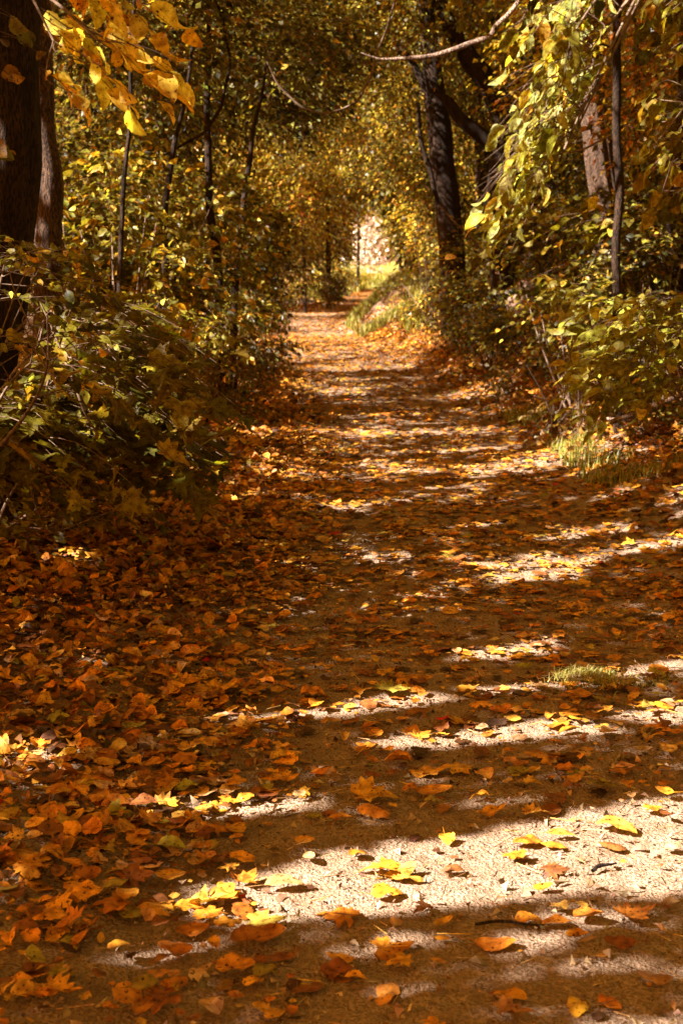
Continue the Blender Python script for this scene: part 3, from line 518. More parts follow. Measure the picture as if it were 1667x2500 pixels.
# ---- large-leaved bush (left foreground)
def near_plant(name, label, cat, base, sprs, palname, size, T, wid, droop, k, group=None, flat=1., jn=.35, stemr=.004, colf=None, root=None, fold=.25, curl=.5, wob=.05):
    """sprs: list of (start, end) world points; leaves along each"""
    e = empty(name, base, label, cat, group); st = []; parts = []; starts = np.array([a for a, b in sprs])
    root = np.array(base if root is None else root, float); limbs = []
    for q in R.choice(len(starts), min(7, len(starts)), replace=False):
        tip = starts[q]; mid = root * .5 + tip * .5 + np.array([0, 0, .08]) + R.normal(0, .05, 3); u_ = np.linspace(0, 1, 12)[:, None]
        pts = (1 - u_) ** 2 * root + 2 * u_ * (1 - u_) * mid + u_ ** 2 * tip; limbs.append(pts); st.append(tube(pts, np.linspace(stemr * 2.2, stemr, 12), 6))
    LP_ = np.vstack(limbs)
    for a, b in sprs:
        a = np.array(a); b = np.array(b); L = np.linalg.norm(b - a); near = LP_[np.argmin(((LP_ - a) ** 2).sum(1) + (LP_[:, 2] > a[2] + .05) * .02)]
        mid = (a + b) / 2 + np.array([0, 0, .12 * L]); st.append(tube([near, a, mid, b], [stemr * .7, stemr * .6, stemr * .45, stemr * .2], 5, 0, 12))
        d = norm((b - mid)[None] + (mid - a)[None]); parts.append(sprays((a + (0, 0, .03))[None], d, L, k, size, wid, droop, jn, T, palname, fold, curl, wob, flat=flat))
    Vv, ff = tubes(st); child('stem', Vv, ff, M_TWIG, e)
    Vv, ff, C, U = joinp(parts); child('foliage', Vv, ff, M_NEARLEAF, e, C, U); return e
sprs = []
for q in range(200):
    t = random.random(); d = random.uniform(6.6, 9.6); u0 = random.uniform(-120, 330); v0 = random.uniform(max(720, 930 - max(0, u0) * 1.2), 1090)
    lim = 600 - max(0, v0 - 950) * .6 - max(0, 760 - v0) * 1.2
    u1 = min(lim, u0 + random.uniform(120, 330)); v1 = v0 + (u1 - u0) * random.uniform(.25, .6)
    a = P(u0, v0, d); b = P(u1, v1, d - random.uniform(0, .8)); g0 = float(groundz(b[0:1], b[1:2])[0]); b[2] = max(b[2], g0 + .08)
    sprs.append((a, b))
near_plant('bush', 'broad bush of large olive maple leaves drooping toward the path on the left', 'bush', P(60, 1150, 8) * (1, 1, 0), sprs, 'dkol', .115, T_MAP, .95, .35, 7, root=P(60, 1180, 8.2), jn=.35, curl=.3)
sprs = []
for q in range(55):
    d = random.uniform(5.6, 7.2); u0 = random.uniform(-60, 200); v0 = random.uniform(600, 1020); u1 = u0 + random.uniform(40, 150); v1 = v0 + random.uniform(-60, 90)
    sprs.append((P(u0, v0, d), P(u1, v1, d)))
near_plant('shrub', 'twiggy shrub with small pale oval leaves in front of the massive left trunk', 'shrub', P(-20, 1250, 6.5) * (1, 1, 0), sprs, 'yg', .05, T_OV, .7, .3, 6, GS, flat=.4, jn=.7, root=P(-60, 1150, 6.6))
sprs = []
for q in range(90):
    d = random.uniform(6.8, 8.4); u0 = random.uniform(-60, 330); v0 = random.uniform(1060, 1340) + max(0, u0 - 100) * -.3; a = P(u0, v0, d); b = P(u0 + random.uniform(20, 140), v0 + random.uniform(-50, 50), d)
    for w in (a, b): w[2] = max(w[2], float(groundz(w[0:1], w[1:2])[0]) + .05)
    sprs.append((a, b))
near_plant('shrub', 'low shaded shrub at the left edge rising from the leaf litter', 'shrub', onground(-30, 8.2), sprs, 'dkol', .06, T_OV, .6, .3, 6, GS, flat=.5, jn=.6)
# right foreground shrub of pinnate yellow-green leaves
sprs = []
for q in range(64):
    d = random.uniform(8.1, 9.5); u0 = random.uniform(1520, 1740); v0 = random.uniform(720, 950); u1 = u0 - random.uniform(60, 230); v1 = v0 + random.uniform(-10, 110)
    a = P(u0, v0, d); b = P(max(u1, 1370), min(v1, 1020), d - .2)
    for w in (a, b): w[2] = max(w[2], float(groundz(w[0:1], w[1:2])[0]) + .06)
    sprs.append((a, b))
near_plant('shrub', 'yellow green shrub with long arching leaf sprays at the right edge above the bank', 'shrub', P(1650, 1000, 9.6) * (1, 1, 0), sprs, 'lime', .10, T_OV, .5, .35, 9, GS, flat=.8, jn=.4, root=P(1690, 1010, 9.8))
sprs = []
for q in range(16):
    d = random.uniform(11, 12.4); u0 = random.uniform(1380, 1520); v0 = random.uniform(690, 800); sprs.append((P(u0, v0, d), P(u0 - random.uniform(20, 110), v0 + random.uniform(-20, 60), d)))
near_plant('shrub', 'young maple with a few bright pale lobed leaves left of the slim sapling', 'shrub', P(1470, 900, 11.7) * (1, 1, 0), sprs, 'pale', .09, T_MAPL, 1., .3, 5, GS, root=P(1480, 900, 11.8))
# drooping pale green branch, top right
sprs = []
for (u0, v0, u1, v1, n) in [(1470, -60, 1320, 40, 10), (1450, 40, 1290, 120, 9), (1430, 130, 1220, 250, 10), (1430, 180, 1240, 290, 8), (1400, 90, 1290, 230, 9), (1390, 250, 1200, 370, 10), (1380, 300, 1170, 440, 10), (1380, 360, 1230, 460, 7), (1370, 370, 1150, 480, 5), (1380, 10, 1200, 60, 5), (1450, 180, 1370, 250, 4)]:
    for q in range(n):
        d = random.uniform(10.1, 11.2); j = lambda s: random.gauss(0, s)
        sprs.append((P(u0 + j(26), v0 + j(26), d), P(u1 + 38 + j(24), v1 + j(26), d - .2)))
near_plant('overhanging_branch', 'drooping branches of bright pale green leaves hanging in sunlight at the upper right', 'branch', P(1560, -60, 10.8), sprs, 'pale', .13, T_OV, .52, .9, 7, flat=.3, jn=.6, stemr=.006, root=P(1640, -160, 10.8), curl=.6)
sprs = []
for q in range(26):
    u0 = random.uniform(1440, 1560); v0 = random.uniform(480, 680); d = random.uniform(12.9, 13.6); sprs.append((P(u0, v0, d), P(u0 - random.uniform(60, 170), v0 + random.uniform(-10, 60), d - .1)))
near_plant('sapling', 'leafy young tree with yellow green leaves in layers between the shaggy trunk and the path', 'tree', onground(1590, 13.3), sprs, 'yg', .12, T_OV, .6, .5, 7, flat=.6, jn=.45, stemr=.005)
sprs = []
for q in range(46):
    u0 = random.uniform(1600, 1760); v0 = random.uniform(-40, 480); d = random.uniform(7.4, 8.6); sprs.append((P(u0, v0, d), P(max(1575, u0 - random.uniform(20, 130)), v0 + random.uniform(0, 80), d)))
near_plant('overhanging_branch', 'shaded dull green leafy branch along the right edge above the furrowed trunk', 'branch', P(1760, 100, 8), sprs, 'dkol', .085, T_OV, .65, .6, 7, flat=.3, jn=.5, stemr=.004, root=P(1850, -100, 8))
sprs = [(P(u0, v0, 9), P(u1, v1, 9)) for u0, v0, u1, v1 in [(1280, -60, 1190, 60), (1220, -60, 1130, 30), (1330, -40, 1260, 80), (1160, -70, 1090, 10), (1290, -20, 1200, 20)]]
near_plant('overhanging_branch', 'dim green leafy branch tip hanging in from the top edge right of centre', 'branch', P(1250, -60, 9), sprs, 'olive', .07, T_OV, .7, .8, 7, flat=.4)
# yellow branch, top left (close)
sprs = []
for (u0, v0, u1, v1, n) in [(120, -60, 330, 60, 2), (180, -60, 420, 80, 2), (150, 60, 420, 170, 2), (130, 110, 330, 220, 2), (110, 60, 260, 140, 2), (200, -80, 280, 20, 2), (250, 90, 450, 180, 2), (100, 180, 230, 260, 1), (300, 10, 440, 60, 1)]:
    for q in range(n):
        d = random.uniform(4.0, 4.7); sprs.append((P(u0 + random.gauss(0, 12), v0 + random.gauss(0, 12), d), P(u1 + random.gauss(0, 16), v1 + random.gauss(0, 14), d)))
PAL['yellow'] = ([(.85, .62, .08), (.74, .44, .03), (.6, .5, .08), (.62, .30, .02)], [5, 3, 1.6, .8])
near_plant('overhanging_branch', 'branch of large glowing yellow leaves hanging close at the upper left', 'branch', P(60, -40, 4.4), sprs, 'yellow', .082, T_OVN, .58, .7, 6, flat=.3, jn=.5, stemr=.003, root=P(20, -40, 4.4), wob=.06)
sprs = [(P(u0, v0, 4.6), P(u1, v1, 4.6)) for u0, v0, u1, v1 in [(-40, 20, 80, 80), (-40, 90, 110, 120), (-30, 180, 40, 200), (-40, 380, 30, 380)]]
near_plant('overhanging_branch', 'sparse spotted dull leaves hanging in front of the massive left trunk', 'branch', P(-60, 60, 4.6), sprs, 'bronze', .07, T_OVN, .7, .6, 3, flat=.2, jn=.4, stemr=.0015, wob=.05)
# falling leaf + leaves dangling in mid air
def single(name, lab, cat, p, d, n, size, col, T=T_OVN, wid=.62, group=None, fold=.2, curl=.5, wob=.08, mat=None, stem=True):
    Vv, ff, C, U = leafgeo(T, np.zeros((1, 3)), np.array([d], float), np.array([n], float), np.array([size]), wid, np.array([col], float), fold, curl, wob, stem=stem)
    o = obj(name, meshdata(name, Vv, ff, mat or M_DRYV, C, U)); o.location = Vector(p); return tag(o, lab, cat, group)
single('falling_leaf', 'single yellow leaf falling in mid air in front of the dark right trunks', 'leaf', P(1085, 632, 7.5), (1, .2, .25), (0, -.8, .6), .06, (.7, .45, .1), mat=M_NEARLEAF)
# ------------------------------------------------------------------ vines / bare branches
def wood(name, lab, cat, pts, mat=M_TWIG, sides=8, group=None, kinds=None):
    q = np.array([P(u, v, d) for u, v, d, w in pts]); r = np.array([w * d / F / 2 for u, v, d, w in pts]); Vv, f = tube(q, r, sides, .05, 6 * len(pts))
    c = q.mean(0); me = meshdata(name, Vv - c, [f], mat); o = obj(name, me); o.location = Vector(c); return tag(o, lab, cat, group)
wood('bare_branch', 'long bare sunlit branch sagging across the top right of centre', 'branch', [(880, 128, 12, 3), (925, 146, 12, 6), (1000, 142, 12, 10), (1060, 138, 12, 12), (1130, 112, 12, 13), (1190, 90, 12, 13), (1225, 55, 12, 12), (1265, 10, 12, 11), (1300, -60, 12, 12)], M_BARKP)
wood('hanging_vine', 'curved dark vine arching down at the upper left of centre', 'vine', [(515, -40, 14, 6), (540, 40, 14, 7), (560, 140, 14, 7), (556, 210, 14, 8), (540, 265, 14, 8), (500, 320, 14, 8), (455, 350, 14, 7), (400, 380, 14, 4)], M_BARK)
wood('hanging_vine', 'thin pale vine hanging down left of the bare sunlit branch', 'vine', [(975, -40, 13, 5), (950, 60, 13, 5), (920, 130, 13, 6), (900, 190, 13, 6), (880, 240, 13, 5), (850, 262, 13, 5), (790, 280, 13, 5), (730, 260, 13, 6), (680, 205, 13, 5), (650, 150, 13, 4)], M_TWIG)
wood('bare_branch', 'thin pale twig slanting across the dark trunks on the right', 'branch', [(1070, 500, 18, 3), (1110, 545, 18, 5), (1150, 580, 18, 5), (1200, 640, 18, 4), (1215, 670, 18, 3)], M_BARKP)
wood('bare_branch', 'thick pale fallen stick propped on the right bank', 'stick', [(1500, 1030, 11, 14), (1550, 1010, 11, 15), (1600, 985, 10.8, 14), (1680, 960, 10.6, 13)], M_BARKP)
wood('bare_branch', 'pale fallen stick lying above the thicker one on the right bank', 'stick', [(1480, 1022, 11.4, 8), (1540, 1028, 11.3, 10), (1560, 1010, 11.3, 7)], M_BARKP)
wood('bare_branch', 'slender pale dead stem standing up in the right shrub', 'branch', [(1583, 740, 10, 4), (1596, 790, 10, 5), (1612, 860, 10, 6), (1625, 930, 10, 6)], M_TWIG)
wood('bare_branch', 'pale bent twig poking out of the left bush', 'branch', [(0, 955, 6.3, 6), (40, 905, 6.3, 7), (90, 850, 6.3, 7), (110, 780, 6.3, 4)], M_BARKP)
wood('bare_branch', 'long pale stem slanting through the large leaved left bush', 'branch', [(100, 740, 6.6, 5), (160, 880, 6.6, 6), (200, 990, 6.5, 7), (240, 1060, 6.5, 5)], M_TWIG)
wood('bare_branch', 'tangled pale twigs beside the sunlit shaggy trunk', 'branch', [(1380, 375, 13, 5), (1420, 365, 13, 6), (1460, 345, 13, 6), (1500, 325, 13, 4)], M_TWIG)
# stone / stump in the right undergrowth
def rock(name, lab, cat, p, r, seed, mat=M_STONE, group=None):
    n, m = 16, 24; th = np.linspace(.01, math.pi - .01, n); ph = np.arange(m) / m * 2 * np.pi; A, B = np.meshgrid(th, ph, indexing='ij')
    d = np.stack([np.sin(A) * np.cos(B), np.sin(A) * np.sin(B), np.cos(A)], -1); k = .75 + .6 * fbm(d[..., 0] * 1.7 + seed, d[..., 1] * 1.7 + d[..., 2] * 2.1, 3, seed)
    V = (d * k[..., None] * np.array(r)).reshape(-1, 3); i = np.arange(n - 1)[:, None] * m; j = np.arange(m)[None]; f = np.stack([i + j, i + (j + 1) % m, i + m + (j + 1) % m, i + m + j], -1).reshape(-1, 4)
    o = obj(name, meshdata(name, V, [f], mat)); o.location = Vector(p); return tag(o, lab, cat, group)
rock('rock', 'pale sunlit rock half hidden in the shrubs at the foot of the forked tree', 'rock', P(1258, 765, 18.5), (.13, .12, .2), 3)
rock('rock', 'smaller reddish rock just above the pale rock by the forked tree', 'rock', P(1285, 700, 19.5), (.14, .1, .09), 8)
# ------------------------------------------------------------------ grass
def grass(name, lab, pts, hgt, bend=.5, kind='stuff', w=.004, cat=None, palname='grass', loc=None):
    N = len(pts); a = R.uniform(0, 6.28, N); h = hgt * R.uniform(.5, 1.2, N); dx = np.stack([np.cos(a), np.sin(a), 0 * a], 1); sd = np.stack([-np.sin(a), np.cos(a), 0 * a], 1) * w
    b = bend * R.uniform(.2, 1.4, N)[:, None]; up = np.array([0, 0, 1.])
    V = np.stack([pts - sd, pts + sd, pts + dx * (h[:, None] * b * .35) + up * h[:, None] * .6 + sd * .8, pts + dx * (h[:, None] * b * .35) + up * h[:, None] * .6 - sd * .8, pts + dx * h[:, None] * b + up * h[:, None] * (1 - .3 * b)], 1)
    off = (np.arange(N) * 5)[:, None]; q = off + np.array([0, 1, 2, 3])[None]; t = off + np.array([3, 2, 4])[None]; C = np.repeat(pal(N, *PAL[palname])[:, None], 5, 1).reshape(-1, 3)
    V = V.reshape(-1, 3)
    if loc is not None: V = V - np.array(loc)
    o = obj(name, meshdata(name, V, [q, t], M_LEAF, C))
    if loc is not None: o.location = Vector(loc)
    return tag(o, lab, cat, kind=kind)
def scat(n, f):
    p = f(n); p = p[: n]; return np.stack([p[:, 0], p[:, 1], groundz(p[:, 0], p[:, 1])], 1)
gp = np.vstack([scat(22000, lambda n: band(n, 30, 46, -.45, 1.6, 1)), scat(5000, lambda n: band(n, 11, 30, .2, 1.3, 1)), scat(14000, lambda n: band(n, 10.4, 15.5, -.35, 1.9, 1)), scat(6000, lambda n: band(n, 60, 110, -.3, 2.5, -1)), scat(6000, lambda n: band(n, 60, 110, -.3, 2.5, 1)), scat(2500, lambda n: band(n, 22, 40, 0, .8, -1)), scat(6000, lambda n: np.stack([R.uniform(-2, 10, n), R.uniform(90, 150, n)], 1))])
k = fbm(gp[:, 0] * 1.2, gp[:, 1] * 1.2, 2, 77) > .36; gp = gp[k]
far = gp[:, 1] > 50
mound = (gp[:, 1] > 28) & ~far
grass('grass', 'tufts of sunlit grass growing along the right edge of the path', gp[~far & ~mound], .10, w=.004)
grass('grass', 'thick grass on the raised mound where the path bends', gp[mound], .24, w=.009)
grass('grass', 'bright grass at the open far end of the path', gp[far], .35, w=.02)
def gpix(u, v):
    d = 5850 / (v - HOR)
    for _ in range(6):
        w = onground(u, d); vv = float(proj(w[None])[1][0]); d += (vv - v) * d * d / 5850 * .9
    return onground(u, d), d
# heap of cut grass on the path
c, _d = gpix(1450, 1672); q = R.normal(0, 1, (520, 2)) * (.07, .06); pts = np.stack([c[0] + q[:, 0], c[1] + q[:, 1], c[2] + .01 + .03 * np.exp(-(q ** 2).sum(1) / .012)], 1)
q2 = R.normal(0, 1, (160, 2)) * (.12, .03); pts2 = np.stack([c[0] + .17 + q2[:, 0], c[1] - .02 + q2[:, 1], c[2] + .006 + 0 * q2[:, 0]], 1)
grass('grass_tuft', 'tangled tuft of pale green grass lying among the leaves on the right of the path', np.vstack([pts, pts2]), 0.036, 1.9, 'thing', .0016, 'grass tuft', 'straw', loc=c)
# ------------------------------------------------------------------ leaf litter
LP = dict(orange=(.50, .195, .015), amber=(.58, .27, .024), brown=(.21, .075, .018), tan=(.42, .25, .12), yellow=(.56, .31, .05), olive=(.30, .235, .035), dark=(.07, .028, .01), red=(.5, .02, .015), rust=(.34, .125, .014))
LW = dict(orange=3.4, amber=6, brown=3.8, tan=2, yellow=2.2, olive=1.1, dark=3, red=.03, rust=1.8); LK = list(LP)
def litter(n, y0, y1, gen, T, size, wid, tilt, lift, wts=None, keep=None):
    xy = gen(n, y0, y1)
    if keep is not None: xy = xy[keep(xy[:, 0], xy[:, 1])]
    n = len(xy); z = terr(xy[:, 0], xy[:, 1]); o_ = np.abs(xy[:, 0] - cx(xy[:, 1])) / (hw(xy[:, 1])); li = lift * (.25 + sm(.5, 1.2, o_))
    pos = np.stack([xy[:, 0], xy[:, 1], z + .006 + R.uniform(0, 1, n) * li], 1); a = R.uniform(0, 6.28, n)
    tl = tilt * (.4 + .6 * sm(.4, 1.1, o_)); d = np.stack([np.cos(a), np.sin(a), R.normal(0, 1, n) * tl * .6], 1); nn = np.stack([R.normal(0, 1, n) * tl, R.normal(0, 1, n) * tl, np.ones(n)], 1)
    w = wts or LW; c = pal(n, [LP[k_] for k_ in LK], [w[k_] for k_ in LK], .2); sz = size * R.uniform(.45, 1.25, n)
    sign = np.where(R.random(n) < .7, 1., -1.)
    return leafgeo(T, pos - d * sz[:, None] * .5, d, nn, sz, wid * R.uniform(.75, 1.2, n), c, R.normal(.08, .22, n) * (.4 + .9 * sm(.4, 1.1, o_)), sign * R.uniform(.1, .8, n) * (.35 + .65 * sm(.4, 1.1, o_)), R.uniform(.02, .2, n), stem=False)
def fr(n, y0, y1):  # uniform over the visible wedge
    y = np.sqrt(R.uniform(y0 ** 2, y1 ** 2, n)); return np.stack([R.uniform(-.24, .24, n) * y, y], 1)
def dens(x, y):     # fraction kept: thick at the sides and far off, thin on the trodden dirt near the camera
    o_ = (x - cx(y)) / hw(y); u, v = proj(np.stack([x, y, 0 * x], -1))
    base = .06 + .9 * sm(-.25, -.85, o_ + .10 * (fbm(x * 2, y * 2, 2, 3) - .5) * 4) * 1.0
    base = np.maximum(base, .85 * sm(.8, 1.25, o_)); base = np.maximum(base, (.30 + .16 * sm(5, 7.5, y)) * sm(4.3, 5.6, y + .5 * x))
    base = np.where(v > 2300, base * .45 + .03, base)
    base = base * (.45 + 1.1 * fbm(x * 3.2, y * 2.2, 2, 44)) * np.where((v > 1960) & (v < 2290) & (u > 650), .28, 1)
    return R.random(len(x)) < base
def densf(x, y):
    o_ = (x - cx(y)) / hw(y); b = (.48 + .5 * sm(.5, 1., np.abs(o_))) * (1 - .85 * (np.exp(-((x - 1.25) / .8) ** 2 - ((y - 37) / 5.) ** 2) > .35)); return R.random(len(x)) < b * (.4 + 1.2 * fbm(x * 2.2, y * 1.3, 2, 45))
parts = [litter(4700, 2.7, 7.2, fr, T_OVN, .074, .68, .40, .04, keep=dens), litter(900, 2.7, 7.2, fr, T_MAP, .07, 1., .36, .035, keep=dens),
         litter(9000, 2.7, 7.5, fr, T_HEX, .026, .9, .45, .02, keep=dens),
         litter(15000, 7.2, 14, fr, T_OV, .072, .8, .35, .03, keep=dens), litter(5000, 7.2, 14, fr, T_MAPL, .07, 1., .35, .03, keep=dens), litter(16000, 7.2, 14, fr, T_HEX, .035, .9, .4, .02, keep=dens),
         litter(45000, 14, 32, lambda n, a, b: band(n, a, b, -3.6, 1.6, 1), T_HEX, .075, .9, .35, .03, keep=densf),
         litter(38000, 28, 85, lambda n, a, b: bandw(n, a, b), T_QUAD, .10, 1.1, .35, .03, wts={**LW, 'rust': 6, 'brown': 5, 'yellow': .5, 'olive': .2}, keep=densf),
         litter(12000, 11, 34, lambda n, a, b: band(n, a, b, 0, 4.5, 1), T_HEX, .075, .9, .5, .05), litter(14000, 7, 34, lambda n, a, b: band(n, a, b, -.2, 3.5, -1), T_HEX, .075, .9, .5, .05)]
Vv, ff, C, U = joinp(parts)
o = obj('leaf_litter', meshdata('leaf_litter', Vv, ff, M_DRYV, C, U)); tag(o, 'carpet of fallen orange and brown leaves covering the ground', kind='stuff')
# crumbs, bits of leaf and grit on the dirt
def shards(n, y0, y1, size, cols, wts, flat=.4):
    xy = fr(n, y0, y1); z = terr(xy[:, 0], xy[:, 1]) + .006; b = np.stack([xy[:, 0], xy[:, 1], z], 1); s = size * R.uniform(.4, 1.6, n)[:, None, None]
    q = R.normal(0, 1, (n, 4, 3)) * (1, 1, flat) * s; q[:, 3, :2] *= .3; q[:, 3, 2] = np.abs(q[:, 3, 2]) + s[:, 0, 0] * .5; V = (b[:, None] + q).reshape(-1, 3); off = (np.arange(n) * 4)[:, None, None]
    f = (off + np.array([(0, 1, 3), (1, 2, 3), (2, 0, 3)])[None]).reshape(-1, 3); C = np.repeat(pal(n, cols, wts)[:, None], 4, 1).reshape(-1, 3); return V, [f], C, C * 0 + .5
DC = [(.12, .055, .02), (.26, .15, .07), (.34, .24, .15), (.30, .12, .03), (.04, .02, .01)]
Vv, ff, C, U = joinp([shards(7000, 2.7, 5.2, .003, DC, [4, 2, 1.5, 2, 4], .25), shards(7000, 4.5, 9, .006, DC, [4, 3, 2, 2, 3]), shards(900, 2.7, 5, .009, [(.36, .27, .19), (.28, .19, .12)], [1, 1], .6)])
o = obj('leaf_debris', meshdata('leaf_debris', Vv, ff, M_DRY, C, smooth=False)); tag(o, 'grit, crumbs and leaf fragments strewn over the dirt', kind='stuff')
# fine twigs / stalks as one mass
n = 900; xy = fr(n, 2.7, 8); a = R.uniform(0, 6.28, n); L = R.uniform(.02, .08, n); z = terr(xy[:, 0], xy[:, 1]) + .01
b0 = np.stack([xy[:, 0], xy[:, 1], z], 1); dv = np.stack([np.cos(a) * L, np.sin(a) * L, R.uniform(0, .25, n) * L], 1); sd = np.stack([-np.sin(a), np.cos(a), 0 * a], 1) * .0012; up = np.array([0, 0, .0022])
V = np.stack([b0 - sd, b0 + sd, b0 + up, b0 + dv - sd * .5, b0 + dv + sd * .5, b0 + dv + up], 1).reshape(-1, 3); off = (np.arange(n) * 6)[:, None, None]
f = (off + np.array([(0, 1, 4, 3), (1, 2, 5, 4), (2, 0, 3, 5)])[None]).reshape(-1, 4); C = np.repeat(pal(n, [(.5, .35, .16), (.2, .1, .04), (.6, .4, .1)], [2, 3, 1])[:, None], 6, 1).reshape(-1, 3)
o = obj('stalk_debris', meshdata('stalk_debris', V, [f], M_DRY, C)); tag(o, 'fine leaf stalks and bits of twig scattered on the path', kind='stuff')
# ------------------------------------------------------------------ single fallen leaves (largest in the photo)
CN = dict(orange='orange', amber='golden', brown='brown', tan='tan', yellow='yellow', olive='yellow green', dark='dark brown', red='bright red', rust='rust coloured')
def fallen(u, v, lpx, ang, col, kind, lab, group=None, curl=None, tilt=.12, lift=.012, wob=None):
    p, d = gpix(u, v); size = lpx * d / F; a = math.radians(ang); dr = np.array([math.cos(a), math.sin(a), random.gauss(0, .06)]); nn = np.array([random.gauss(0, tilt), random.gauss(0, tilt) - .05, 1.])
    T = T_MAP if kind == 'maple' else T_OVN; p = p + (0, 0, lift + .006); wd = 1. if kind == 'maple' else random.uniform(.55, .85)
    c = pal(1, [LP[col]], [1], .12)[0]
    o = single('fallen_leaf', lab, 'leaf', p - dr * size * .5, dr, nn, size, c, T, wd, group, random.gauss(.08, .2), curl if curl is not None else random.choice([1, 1, -1]) * random.uniform(.12, .55), wob or random.uniform(.05, .2)); return o
